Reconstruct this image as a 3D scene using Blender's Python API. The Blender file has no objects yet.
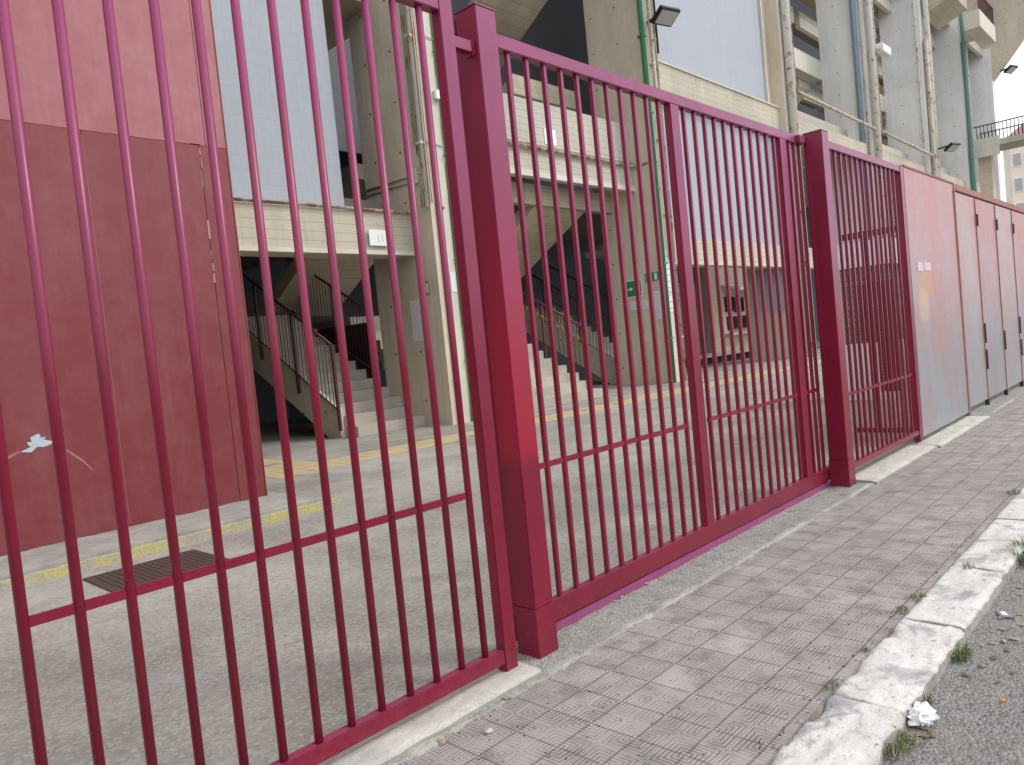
import bpy, bmesh, math, random
from mathutils import Vector, Matrix, noise
random.seed(7)
D = bpy.data
scene = bpy.context.scene
C = scene.collection
R = math.radians

# ------------------------------------------------------------------ materials
class NT:
    def __init__(s, name):
        s.m = D.materials.new(name); s.m.use_nodes = True
        s.n = s.m.node_tree.nodes; s.l = s.m.node_tree.links
        s.b = s.n['Principled BSDF']
    def new(s, t, **k):
        n = s.n.new(t)
        for a, v in k.items():
            setattr(n, a, v)
        return n
    def link(s, a, b): s.l.new(a, b)
    def coord(s, kind='Object'):
        return s.new('ShaderNodeTexCoord').outputs[kind]
    def map(s, src, scale=(1, 1, 1), loc=(0, 0, 0)):
        m = s.new('ShaderNodeMapping'); m.inputs['Scale'].default_value = scale
        m.inputs['Location'].default_value = loc
        s.link(src, m.inputs['Vector']); return m.outputs[0]
    def noise(s, vec, scale, detail=5, rough=.55, dist=0):
        n = s.new('ShaderNodeTexNoise'); n.inputs['Scale'].default_value = scale
        n.inputs['Detail'].default_value = detail; n.inputs['Roughness'].default_value = rough
        n.inputs['Distortion'].default_value = dist
        s.link(vec, n.inputs['Vector']); return n.outputs['Fac']
    def ramp(s, fac, stops):
        r = s.new('ShaderNodeValToRGB'); e = r.color_ramp.elements
        while len(e) < len(stops): e.new(.5)
        for i, (p, c) in enumerate(stops):
            e[i].position = p
            e[i].color = (c, c, c, 1) if not isinstance(c, tuple) else (*c, 1)
        s.link(fac, r.inputs[0]); return r.outputs[0]
    def mix(s, fac, a, b, mode='MIX'):
        m = s.new('ShaderNodeMix', data_type='RGBA', blend_type=mode)
        for i, v in ((0, fac), (6, a), (7, b)):
            if isinstance(v, (int, float)): m.inputs[i].default_value = v if i == 0 else (v, v, v, 1)
            elif isinstance(v, tuple): m.inputs[i].default_value = (*v, 1)
            else: s.link(v, m.inputs[i])
        return m.outputs[2]
    def math(s, op, a, b=0, c=None):
        m = s.new('ShaderNodeMath', operation=op)
        for i, v in enumerate((a, b) if c is None else (a, b, c)):
            if isinstance(v, (int, float)): m.inputs[i].default_value = v
            else: s.link(v, m.inputs[i])
        return m.outputs[0]
    def sep(s, vec):
        x = s.new('ShaderNodeSeparateXYZ'); s.link(vec, x.inputs[0]); return x.outputs
    def comb(s, x, y, z):
        c = s.new('ShaderNodeCombineXYZ')
        for i, v in enumerate((x, y, z)):
            if isinstance(v, (int, float)): c.inputs[i].default_value = v
            else: s.link(v, c.inputs[i])
        return c.outputs[0]
    def bump(s, h, strength=.3, dist=.01, normal=None):
        b = s.new('ShaderNodeBump'); b.inputs['Strength'].default_value = strength
        b.inputs['Distance'].default_value = dist
        s.link(h, b.inputs['Height'])
        if normal is not None: s.link(normal, b.inputs['Normal'])
        return b.outputs[0]
    def done(s, col=None, rough=.8, spec=.5, metal=0, normal=None):
        if isinstance(col, tuple): s.b.inputs['Base Color'].default_value = (*col, 1)
        elif col is not None: s.link(col, s.b.inputs['Base Color'])
        if isinstance(rough, (int, float)): s.b.inputs['Roughness'].default_value = rough
        else: s.link(rough, s.b.inputs['Roughness'])
        s.b.inputs['Specular IOR Level'].default_value = spec
        s.b.inputs['Metallic'].default_value = metal
        if normal is not None: s.link(normal, s.b.inputs['Normal'])
        return s.m

def world_pos(n):
    return n.new('ShaderNodeNewGeometry').outputs['Position']

def flat(name, col, rough=.7, spec=.4, metal=0, var=.25, vs=6):
    n = NT(name); p = world_pos(n)
    f = n.noise(p, vs, 6, .6)
    c = n.mix(f, tuple(v*(1-var) for v in col), tuple(min(1, v*(1+var)) for v in col))
    return n.done(c, rough, spec, metal, n.bump(n.noise(p, vs*12, 4), .15, .003))

def gate_paint(name='gate_paint', base=(.195, .0055, .026), sky_sheen=(.40, .105, .29), red_band=False):
    n = NT(name); p = world_pos(n); x, y, z = n.sep(p)
    f1 = n.noise(n.map(p, (1, 1, .35)), 5, 6, .6)
    f2 = n.noise(p, 40, 5, .65)
    c = n.mix(n.ramp(f1, [(.3, 0.), (.7, 1.)]), tuple(v*.82 for v in base), tuple(v*1.15 for v in base))
    # pink sky reflection painted into the colour, stronger higher up and on street-facing sides
    if red_band:   # brighter red band between knee and shoulder height
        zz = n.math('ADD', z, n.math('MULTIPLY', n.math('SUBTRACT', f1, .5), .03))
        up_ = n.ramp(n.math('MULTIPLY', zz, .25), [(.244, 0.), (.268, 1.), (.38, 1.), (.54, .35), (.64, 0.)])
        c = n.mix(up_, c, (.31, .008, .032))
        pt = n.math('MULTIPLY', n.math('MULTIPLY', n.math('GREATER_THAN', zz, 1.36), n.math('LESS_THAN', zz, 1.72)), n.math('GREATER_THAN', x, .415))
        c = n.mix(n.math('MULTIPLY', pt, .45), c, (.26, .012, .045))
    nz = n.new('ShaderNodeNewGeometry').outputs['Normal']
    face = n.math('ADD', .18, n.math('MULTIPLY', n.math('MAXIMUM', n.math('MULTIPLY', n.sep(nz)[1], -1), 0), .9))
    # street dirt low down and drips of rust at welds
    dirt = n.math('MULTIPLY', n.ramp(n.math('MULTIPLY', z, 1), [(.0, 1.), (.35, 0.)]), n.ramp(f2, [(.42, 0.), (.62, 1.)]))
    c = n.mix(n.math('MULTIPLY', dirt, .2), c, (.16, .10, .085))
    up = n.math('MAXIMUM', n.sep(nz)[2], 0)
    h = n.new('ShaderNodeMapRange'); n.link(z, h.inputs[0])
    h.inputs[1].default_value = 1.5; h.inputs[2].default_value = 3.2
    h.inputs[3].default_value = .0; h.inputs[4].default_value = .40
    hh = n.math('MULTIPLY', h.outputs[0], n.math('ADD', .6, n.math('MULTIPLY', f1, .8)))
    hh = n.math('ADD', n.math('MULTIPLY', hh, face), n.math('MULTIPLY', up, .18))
    c = n.mix(hh, c, sky_sheen)  # sky sheen tint, also laid on upward faces
    chip = n.ramp(n.noise(p, 26, 8, .75), [(.69, 0.), (.71, 1.)])
    c = n.mix(n.math('MULTIPLY', chip, .7), c, (.09, .03, .025))
    rough = n.math('ADD', .26, n.math('MULTIPLY', f2, .2))
    n.b.inputs['Coat Weight'].default_value = .03; n.b.inputs['Coat Roughness'].default_value = .22
    return n.done(c, rough, .42, 0, n.bump(n.noise(p, 160, 3), .08, .002))

def concrete(name, col=(.34, .32, .28), boards=None, stain=.5, holes=False, scale=1.0, bumps=.5):
    """boards: 'h' or 'v' board-marked shuttering lines."""
    n = NT(name); p = world_pos(n); x, y, z = n.sep(p)
    big = n.noise(n.map(p, (1, 1, .45)), .55*scale, 8, .62, .4)
    mid = n.noise(p, 4*scale, 8, .65)
    fine = n.noise(p, 60*scale, 6, .7)
    c = n.mix(n.ramp(big, [(.32, 0.), (.68, 1.)]), tuple(v*(1-.38*stain) for v in col), tuple(min(1, v*1.12) for v in col))
    c = n.mix(n.math('MULTIPLY', n.ramp(mid, [(.35, 1.), (.6, 0.)]), .38*stain), c, tuple(v*.55 for v in col))
    streak = n.noise(n.map(p, (5, 5, .18)), 1.6, 5, .6)
    c = n.mix(n.math('MULTIPLY', n.ramp(streak, [(.52, 0.), (.75, 1.)]), .55*stain), c, (col[0]*.5, col[1]*.47, col[2]*.42))
    c = n.mix(n.math('MULTIPLY', n.ramp(fine, [(.30, 1.), (.5, 0.)]), .3), c, tuple(v*.5 for v in col))
    hgt = n.math('ADD', n.math('MULTIPLY', fine, .35), n.math('MULTIPLY', mid, .6))
    if boards:
        per = .19
        a = z if boards == 'h' else n.math('ADD', x, y)
        t = n.math('DIVIDE', a, per)
        fr = n.math('FRACT', t)
        idx = n.math('FLOOR', t)
        ln = n.math('LESS_THAN', fr, .07)
        rnd = n.new('ShaderNodeTexWhiteNoise', noise_dimensions='1D'); n.link(idx, rnd.inputs['W'])
        tone = n.math('MULTIPLY', rnd.outputs['Value'], .28 if boards == 'h' else .12)
        c = n.mix(tone, c, tuple(v*.62 for v in col))
        lf = .42 if boards == 'h' else .13
        c = n.mix(n.math('MULTIPLY', ln, lf), c, tuple(v*.35 for v in col))
        hgt = n.math('SUBTRACT', hgt, n.math('MULTIPLY', ln, .7 if boards == 'h' else .15))
    if holes:
        fy = n.math('SUBTRACT', n.math('FRACT', n.math('DIVIDE', n.math('ADD', y, x), .95)), .5)
        fz = n.math('SUBTRACT', n.math('FRACT', n.math('DIVIDE', z, 1.15)), .5)
        r2 = n.math('ADD', n.math('POWER', n.math('MULTIPLY', fy, .95), 2), n.math('POWER', n.math('MULTIPLY', fz, 1.15), 2))
        ho = n.math('LESS_THAN', r2, .0011)
        c = n.mix(n.math('MULTIPLY', ho, .85), c, (.05, .045, .04))
        hgt = n.math('SUBTRACT', hgt, ho)
    return n.done(c, .88, .25, 0, n.bump(hgt, bumps, .02))

def tile_panel(name, col, sx=.36, sz=.34, line=.14, dirt=.35):
    n = NT(name); p = world_pos(n); x, y, z = n.sep(p)
    row = n.math('FLOOR', n.math('DIVIDE', z, sz))
    off = n.math('MULTIPLY', n.math('MODULO', row, 2), .5)
    u = n.math('ADD', n.math('DIVIDE', n.math('ADD', x, n.math('MULTIPLY', y, .999)), sx), off)
    fx = n.math('FRACT', u); fz = n.math('FRACT', n.math('DIVIDE', z, sz))
    ln = n.math('MAXIMUM', n.math('LESS_THAN', fx, .035), n.math('LESS_THAN', fz, .035))
    big = n.noise(p, .5, 6, .6)
    wn = n.new('ShaderNodeTexWhiteNoise', noise_dimensions='2D')
    n.link(n.comb(n.math('FLOOR', u), row, 0), wn.inputs['Vector'])
    c = n.mix(big, tuple(v*.88 for v in col), col)
    c = n.mix(n.math('MULTIPLY', wn.outputs['Value'], line*.6), c, tuple(v*.75 for v in col))
    c = n.mix(n.math('MULTIPLY', ln, line*2.2), c, tuple(v*.6 for v in col))
    st = n.noise(n.map(p, (3, 3, .2)), 1.3, 6)
    c = n.mix(n.math('MULTIPLY', n.ramp(st, [(.5, 0.), (.8, 1.)]), dirt), c, (col[0]*.55, col[1]*.52, col[2]*.48))
    return n.done(c, .55, .35, 0, n.bump(ln, -.3, .004))

def ground_concrete(name):
    n = NT(name); p = world_pos(n)
    a = n.noise(n.map(p, (.8, 1, 1)), .4, 9, .6, .3)
    b = n.noise(p, 1.6, 10, .72, .1)
    f = n.noise(p, 55, 6, .75)
    g = n.noise(p, 140, 3, .6)
    c = n.mix(n.ramp(a, [(.33, 0.), (.66, 1.)]), (.29, .268, .232), (.47, .448, .40))
    c = n.mix(n.math('MULTIPLY', n.ramp(b, [(.36, 1.), (.55, 0.)]), .38), c, (.19, .17, .14))
    c = n.mix(n.math('MULTIPLY', n.ramp(b, [(.6, 0.), (.75, 1.)]), .4), c, (.5, .49, .46))
    c = n.mix(n.math('MULTIPLY', n.ramp(f, [(.32, 1.), (.46, 0.)]), .5), c, (.09, .08, .065))
    c = n.mix(n.math('MULTIPLY', n.ramp(f, [(.60, 0.), (.72, 1.)]), .5), c, (.46, .45, .41))
    vo = n.new('ShaderNodeTexVoronoi', feature='DISTANCE_TO_EDGE'); vo.inputs['Scale'].default_value = .42
    ws = n.new('ShaderNodeVectorMath', operation='ADD')
    nv = n.new('ShaderNodeTexNoise'); nv.inputs['Scale'].default_value = 3; nv.inputs['Detail'].default_value = 6
    n.link(p, nv.inputs['Vector']); sc = n.new('ShaderNodeVectorMath', operation='SCALE'); sc.inputs['Scale'].default_value = .35
    n.link(nv.outputs['Color'], sc.inputs[0]); n.link(p, ws.inputs[0]); n.link(sc.outputs[0], ws.inputs[1])
    n.link(ws.outputs[0], vo.inputs['Vector'])
    cr = n.ramp(vo.outputs['Distance'], [(.0, 1.), (.006, 0.)])
    c = n.mix(n.math('MULTIPLY', cr, .10), c, (.06, .05, .04))
    f2 = n.noise(p, 22, 8, .75)
    c = n.mix(n.math('MULTIPLY', n.ramp(f2, [(.38, 1.), (.50, 0.)]), .5), c, (.17, .155, .13))
    st_ = n.noise(n.map(p, (1, .7, 1), (3.3, 1.7, 0)), .8, 10, .72, .3)
    c = n.mix(n.math('MULTIPLY', n.ramp(st_, [(.50, 0.), (.62, 1.)]), .5), c, (.19, .175, .15))
    ag = n.new('ShaderNodeTexVoronoi'); ag.inputs['Scale'].default_value = 60; n.link(p, ag.inputs['Vector'])
    c = n.mix(n.math('MULTIPLY', n.math('GREATER_THAN', n.sep(ag.outputs['Color'])[0], .8), .35), c, (.50, .48, .43))
    h = n.math('ADD', n.math('ADD', f, n.math('MULTIPLY', g, .5)), n.math('MULTIPLY', b, .12))
    h = n.math('SUBTRACT', h, n.math('MULTIPLY', cr, .2))
    return n.done(c, .9, .25, 0, n.bump(h, .55, .012))

def paver_mat(name, T=.22):
    n = NT(name); p = world_pos(n); x, y, z = n.sep(p)
    wb = n.math('MULTIPLY', n.math('SUBTRACT', n.noise(p, 6, 3), .5), .012); x = n.math('ADD', x, wb); y = n.math('SUBTRACT', y, wb)
    tx = n.math('DIVIDE', x, T); ty = n.math('DIVIDE', y, T)
    ux = n.math('SUBTRACT', n.math('FRACT', n.math('ADD', tx, .5)), .5)   # distance to the nearest joint crossing
    uy = n.math('SUBTRACT', n.math('FRACT', n.math('ADD', ty, .5)), .5)
    ax = n.math('ABSOLUTE', ux); ay = n.math('ABSOLUTE', uy)
    f = n.math('MAXIMUM', ax, ay)
    ph = n.math('FRACT', n.math('MULTIPLY', f, 12.0))
    wear = n.noise(p, 3.0, 9, .7)
    fine = n.noise(p, 130, 5, .7)
    fine2 = n.noise(p, 38, 5, .7)
    gro = n.ramp(ph, [(.0, 1.), (.34, 1.), (.50, 0.), (.88, 0.), (1., 1.)])
    jd = n.math('MINIMUM', ax, ay)
    joint = n.ramp(jd, [(.0, 1.), (.012, 1.), (.026, 0.)])
    node = n.math('LESS_THAN', f, .065)
    gfac = n.math('MULTIPLY', n.math('MULTIPLY', gro, n.ramp(wear, [(.34, 1.), (.64, .22)])), n.math('SUBTRACT', 1, n.math('MULTIPLY', node, .9)))
    cellx = n.math('FLOOR', tx); celly = n.math('FLOOR', ty)
    wn = n.new('ShaderNodeTexWhiteNoise', noise_dimensions='2D'); n.link(n.comb(cellx, celly, 0), wn.inputs['Vector'])
    base = n.mix(wn.outputs['Value'], (.36, .315, .295), (.44, .39, .365))
    big = n.noise(n.map(p, (.7, 1, 1)), .8, 7, .62, .5)
    base = n.mix(n.math('MULTIPLY', n.ramp(big, [(.40, 0.), (.62, 1.)]), .6), base, (.32, .305, .28))
    md = n.noise(p, 6, 7, .66, .3)
    base = n.mix(n.math('MULTIPLY', n.ramp(md, [(.35, 1.), (.52, 0.)]), .5), base, (.17, .155, .14))
    base = n.mix(n.math('MULTIPLY', n.ramp(md, [(.58, 0.), (.75, 1.)]), .35), base, (.48, .43, .41))
    base = n.mix(n.math('MULTIPLY', node, .3), base, (.5, .46, .44))
    base = n.mix(n.math('MULTIPLY', gfac, .66), base, (.085, .073, .066))
    base = n.mix(n.math('MULTIPLY', joint, n.ramp(fine2, [(.3, .85), (.7, .40)])), base, (.10, .09, .078))
    base = n.mix(n.math('MULTIPLY', n.ramp(fine, [(.27, 1.), (.40, 0.)]), .7), base, (.05, .045, .04))
    base = n.mix(n.math('MULTIPLY', n.ramp(fine2, [(.66, 0.), (.72, 1.)]), .5), base, (.52, .50, .46))
    spk = n.new('ShaderNodeTexVoronoi'); spk.inputs['Scale'].default_value = 22; n.link(p, spk.inputs['Vector'])
    pick = n.math('MULTIPLY', n.math('LESS_THAN', spk.outputs['Distance'], .13), n.math('GREATER_THAN', n.sep(spk.outputs['Color'])[0], .72))
    base = n.mix(n.math('MULTIPLY', pick, .8), base, (.04, .035, .03))
    h = n.math('ADD', n.math('MULTIPLY', gfac, -1), n.math('MULTIPLY', fine, .4))
    h = n.math('SUBTRACT', h, joint)
    h = n.math('ADD', h, n.math('MULTIPLY', md, 1.0))
    return n.done(base, .82, .3, 0, n.bump(h, .7, .005))

def asphalt(name):
    n = NT(name); p = world_pos(n)
    vo = n.new('ShaderNodeTexVoronoi'); vo.inputs['Scale'].default_value = 75; n.link(p, vo.inputs['Vector'])
    v2 = n.new('ShaderNodeTexVoronoi'); v2.inputs['Scale'].default_value = 24; n.link(p, v2.inputs['Vector'])
    a = n.noise(p, 1.7, 8, .65); f = n.noise(p, 90, 6, .7)
    c = n.mix(n.sep(vo.outputs['Color'])[0], (.15, .142, .135), (.37, .355, .335))
    c = n.mix(n.math('MULTIPLY', n.ramp(a, [(.42, 0.), (.6, 1.)]), .55), c, (.31, .29, .26))
    c = n.mix(n.math('MULTIPLY', n.ramp(f, [(.3, 1.), (.45, 0.)]), .6), c, (.035, .032, .03))
    pick = n.math('MULTIPLY', n.math('LESS_THAN', v2.outputs['Distance'], .22), n.math('GREATER_THAN', n.sep(v2.outputs['Color'])[1], .62))
    c = n.mix(n.math('MULTIPLY', pick, .55), c, (.36, .34, .32))
    h = n.math('ADD', n.math('MULTIPLY', vo.outputs['Distance'], -1.4), f)
    return n.done(c, .9, .3, 0, n.bump(h, .9, .01))

def travertine(name, col=(.66, .64, .60), dirt=.5):
    n = NT(name); p = world_pos(n)
    a = n.noise(n.map(p, (1.4, 3, 2)), 2.2, 9, .66, .8)
    b = n.noise(n.map(p, (1, 2.2, 3)), 9, 9, .7, .5)
    f = n.noise(p, 80, 5, .7)
    c = n.mix(n.ramp(a, [(.3, 0.), (.65, 1.)]), tuple(v*.74 for v in col), tuple(min(1, v*1.08) for v in col))
    c = n.mix(n.math('MULTIPLY', n.ramp(b, [(.34, 1.), (.43, 0.)]), .75*dirt+.15), c, (.22, .205, .18))
    pa = n.noise(p, 3.4, 9, .68, .5)
    c = n.mix(n.math('MULTIPLY', n.ramp(pa, [(.53, 0.), (.60, 1.)]), .95*dirt), c, (.30, .30, .31))
    cr = n.noise(n.map(p, (2, 7, 5)), 4, 8, .7, 1.5)
    c = n.mix(n.math('MULTIPLY', n.ramp(cr, [(.490, 0.), (.5, 1.), (.51, 0.)]), .55*dirt), c, (.14, .13, .11))
    c = n.mix(n.math('MULTIPLY', n.ramp(a, [(.56, 0.), (.75, 1.)]), .35*dirt), c, (.36, .36, .37))
    pit = n.ramp(f, [(.28, 1.), (.38, 0.)])
    c = n.mix(n.math('MULTIPLY', pit, .6), c, (.16, .14, .12))
    # sides pick up street dirt
    nz = n.math('ABSOLUTE', n.sep(n.new('ShaderNodeNewGeometry').outputs['Normal'])[2])
    c = n.mix(n.math('MULTIPLY', n.math('SUBTRACT', 1, nz), .6), c, (.24, .215, .18))
    h = n.math('SUBTRACT', n.math('ADD', b, n.math('MULTIPLY', f, .3)), pit)
    return n.done(c, .85, .3, 0, n.bump(h, .7, .012))

def worn_sheet(name, paint=(.40, .10, .11), bare=(.42, .46, .50), amount=.5, rough=.38, metal=.35, hi=3.2, low_bare=True, dark=None):
    n = NT(name); p = world_pos(n); x, y, z = n.sep(p)
    a = n.noise(n.map(p, (1, 1, .35)), 1.5, 8, .62, .6)
    s = n.noise(n.map(p, (12, 12, .5)), 2, 6, .6)
    f = n.noise(p, 22, 6, .68)
    bl = n.noise(p, 4.5, 8, .7, .3)
    k = n.math('ADD', n.math('ADD', n.math('MULTIPLY', a, .62), n.math('MULTIPLY', s, .16)), n.math('MULTIPLY', bl, .62))
    k = n.math('SUBTRACT', k, .20)
    if low_bare:
        k = n.math('ADD', k, n.math('MULTIPLY', n.math('SUBTRACT', hi*.55, z), .11))
    wear = n.ramp(k, [(.5-.35*amount, 0.), (.5+.35*(1-amount)+.08, 1.)])
    pc = n.mix(f, tuple(v*.82 for v in paint), tuple(min(1, v*1.15) for v in paint))
    bc = n.mix(s, tuple(v*.8 for v in bare), tuple(min(1, v*1.1) for v in bare))
    c = n.mix(wear, pc, bc)
    scr = n.ramp(n.noise(n.map(p, (2, 2, 9)), 3, 7, .7), [(.68, 0.), (.73, 1.)])
    c = n.mix(n.math('MULTIPLY', scr, .3), c, tuple(min(1, v*1.6+.08) for v in paint))
    rust = n.ramp(n.noise(p, 7, 8, .7), [(.66, 0.), (.74, 1.)])
    c = n.mix(n.math('MULTIPLY', rust, .5), c, (.14, .055, .03))
    r = n.math('ADD', rough-.08, n.math('MULTIPLY', f, .2))
    return n.done(c, r, .5, metal, n.bump(n.math('ADD', n.noise(p, 1.6, 3), n.math('MULTIPLY', f, .05)), .25, .02))

def rusty_pipe(name, col=(.55, .5, .42), k=.5):
    n = NT(name); p = world_pos(n)
    r = n.ramp(n.noise(p, 3, 7, .7), [(.62-.3*k, 0.), (.72-.3*k, 1.)])
    c = n.mix(r, col, (.27, .13, .06))
    return n.done(c, .7, .3)

M = dict(
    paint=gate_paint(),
    track=flat('track_paint', (.27, .06, .155), .6, .4),
    dark_red=flat('stair_rail_paint', (.075, .012, .018), .45, .5),
    pier=concrete('pier_concrete', (.68, .595, .46), 'v', .5, True),
    pier_light=concrete('painted_concrete_face', (.66, .63, .53), None, .35),
    beam=concrete('board_marked_beam', (.60, .55, .43), 'h', .5),
    parapet=concrete('parapet_concrete', (.56, .53, .45), 'h', .45),
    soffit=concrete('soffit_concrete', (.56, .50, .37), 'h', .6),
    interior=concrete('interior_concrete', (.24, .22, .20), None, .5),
    stair=concrete('stair_concrete', (.50, .46, .385), None, .45, bumps=.3),
    panel=tile_panel('blue_grey_tile_panel', (.42, .45, .495), .30, .27, .20, .15),
    panel_dark=tile_panel('dark_grey_tile_panel', (.15, .155, .17), .36, .34, .2, .1),
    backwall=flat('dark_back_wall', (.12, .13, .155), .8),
    yard=ground_concrete('courtyard_concrete'),
    paver=paver_mat('ridged_pavers'),
    road=asphalt('asphalt'),
    trav=travertine('travertine', (.70, .675, .63), .8),
    trav_clean=travertine('threshold_stone', (.56, .54, .48), .3),
    mortar=None,
    yellow=flat('worn_yellow_tile', (.52, .41, .23), .85, .3, 0, .3, 4),
    kerb_yellow=None,
    kerb_conc=concrete('kerb_concrete', (.42, .40, .36), None, .8, scale=5, bumps=.8),
    red_low=worn_sheet('red_sheet', (.20, .031, .037), (.265, .085, .088), .18, .42, .1, low_bare=False),
    red_high=worn_sheet('faded_red_sheet', (.315, .098, .108), (.41, .18, .19), .3, .45, .1, low_bare=False),
    seam=flat('seam_dirt', (.40, .24, .22), .9),
    gap=flat('dark_gap', (.02, .015, .015), .9),
    worn=worn_sheet('worn_pink_sheet', (.44, .145, .135), (.33, .35, .37), .66),
    worn_b=worn_sheet('bare_pink_sheet', (.45, .19, .175), (.36, .38, .39), .72),
    hinge=flat('hinge_steel', (.045, .03, .03), .6, .4, .4),
    rust_edge=rusty_pipe('rusty_edge', (.36, .17, .15), .3),
    rust_pipe=rusty_pipe('rusty_pipe', (.50, .44, .36), .62),
    white_pipe=rusty_pipe('white_pipe', (.60, .57, .50), .25),
    cream_pipe=rusty_pipe('cream_conduit', (.52, .47, .37), .35),
    green_pipe=flat('green_pipe', (.055, .22, .10), .5),
    green_light=flat('pale_green_pipe', (.16, .34, .14), .6),
    blue_pipe=flat('blue_pipe', (.22, .29, .37), .6),
    green_teal=flat('teal_pipe', (.12, .26, .21), .6),
    paper=flat('white_paper', (.72, .72, .70), .8, .3, 0, .05),
    ink=flat('grey_ink', (.46, .46, .48), .8),
    sign_green=flat('sign_green', (.005, .235, .09), .45, .5, 0, .08),
    sign_white=flat('sign_white', (.8, .8, .8), .5, .5, 0, .03),
    black=flat('black_housing', (.02, .022, .025), .5),
    lens=flat('lamp_lens', (.45, .45, .40), .2, .6),
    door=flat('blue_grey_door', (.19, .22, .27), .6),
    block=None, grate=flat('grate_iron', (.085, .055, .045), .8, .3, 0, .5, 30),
    bleach=flat('peeled_patch', (.46, .52, .56), .8, .3, 0, .3, 60),
    scratch=flat('scratch', (.36, .13, .13), .8),
    grass=flat('grass', (.12, .17, .05), .8, .2, 0, .4, 60),
    straw=flat('straw', (.36, .29, .19), .9, .2, 0, .3, 60),
    tissue=flat('tissue', (.80, .80, .79), .9, .2, 0, .04, 30),
    pack=flat('flattened_pack', (.22, .17, .22), .6, .4, 0, .6, 60),
    orange=flat('orange_filter', (.60, .25, .04), .8),
    shell=flat('pale_stone', (.50, .44, .34), .7, .3, 0, .15, 40),
    leaf=flat('brown_leaf', (.20, .14, .09), .9, .2, 0, .4, 80),
    apt=flat('apartment_plaster', (.82, .68, .56), .9, .2, 0, .06, 1),  # plaster, roof and panes lightened in colour to stand in for haze
    apt_roof=flat('apartment_roof', (.62, .36, .30), .9),
    apt_win=flat('apartment_window', (.38, .38, .38), .3),
    glow=flat('patch_orange', (.55, .30, .12), .35, .6, 0, .3, 8),
    pale_patch=flat('pale_patch_tone', (.62, .48, .52), .5, .4, 0, .1, 8),
    tape_y=flat('hazard_yellow', (.42, .27, .02), .7), 
)
def block_mat():
    n = NT('grey_block_wall'); p = world_pos(n); x, y, z = n.sep(p)
    br = n.new('ShaderNodeTexBrick'); br.inputs['Scale'].default_value = 1
    br.inputs['Brick Width'].default_value = .28; br.inputs['Row Height'].default_value = .11
    br.inputs['Mortar Size'].default_value = .012
    br.inputs['Color1'].default_value = (.17, .155, .15, 1); br.inputs['Color2'].default_value = (.25, .225, .215, 1)
    br.inputs['Mortar'].default_value = (.09, .085, .08, 1)
    n.link(n.comb(n.math('ADD', x, y), z, 0), br.inputs['Vector'])
    return n.done(br.outputs['Color'], .9, .2, 0, n.bump(br.outputs['Fac'], -.5, .01))
M['block'] = block_mat()
def worn_yellow():
    n = NT('worn_kerb_yellow'); p = world_pos(n)
    a = n.noise(p, 4, 9, .7); f = n.noise(p, 50, 5, .7)
    c = n.mix(n.ramp(a, [(.40, 0.), (.56, 1.)]), (.38, .36, .30), (.50, .44, .19))
    c = n.mix(n.math('MULTIPLY', n.ramp(f, [(.35, 1.), (.5, 0.)]), .5), c, (.18, .16, .10))
    return n.done(c, .9, .25, 0, n.bump(f, .5, .008))
M['kerb_yellow'] = worn_yellow()
def mortar_mat():
    n = NT('rough_mortar'); p = world_pos(n)
    vo = n.new('ShaderNodeTexVoronoi'); vo.inputs['Scale'].default_value = 85; n.link(p, vo.inputs['Vector'])
    a = n.noise(p, 3, 9, .68); f = n.noise(p, 45, 7, .75); y = n.sep(p)[1]
    c = n.mix(n.sep(vo.outputs['Color'])[0], (.27, .26, .235), (.46, .45, .41))
    c = n.mix(n.math('MULTIPLY', n.ramp(a, [(.36, 0.), (.62, 1.)]), .5), c, (.25, .25, .235))
    c = n.mix(n.math('MULTIPLY', n.ramp(f, [(.34, 1.), (.47, 0.)]), .7), c, (.10, .095, .08))
    ed = n.new('ShaderNodeMapRange'); n.link(n.math('ADD', y, n.math('MULTIPLY', a, .06)), ed.inputs[0])
    ed.inputs[1].default_value = .49; ed.inputs[2].default_value = .52; ed.inputs[3].default_value = .75; ed.inputs[4].default_value = 0
    gate_ = n.ramp(n.noise(p, 1.1, 6, .7), [(.44, 0.), (.54, 1.)])
    c = n.mix(n.math('MULTIPLY', ed.outputs[0], gate_), c, (.48, .47, .42))
    dk = n.noise(p, 7, 8, .7)
    c = n.mix(n.math('MULTIPLY', n.ramp(dk, [(.52, 0.), (.66, 1.)]), .6), c, (.17, .155, .125))
    return n.done(c, .92, .2, 0, n.bump(n.math('ADD', f, n.math('MULTIPLY', vo.outputs['Distance'], -1)), .8, .008))
M['mortar'] = mortar_mat()
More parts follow.
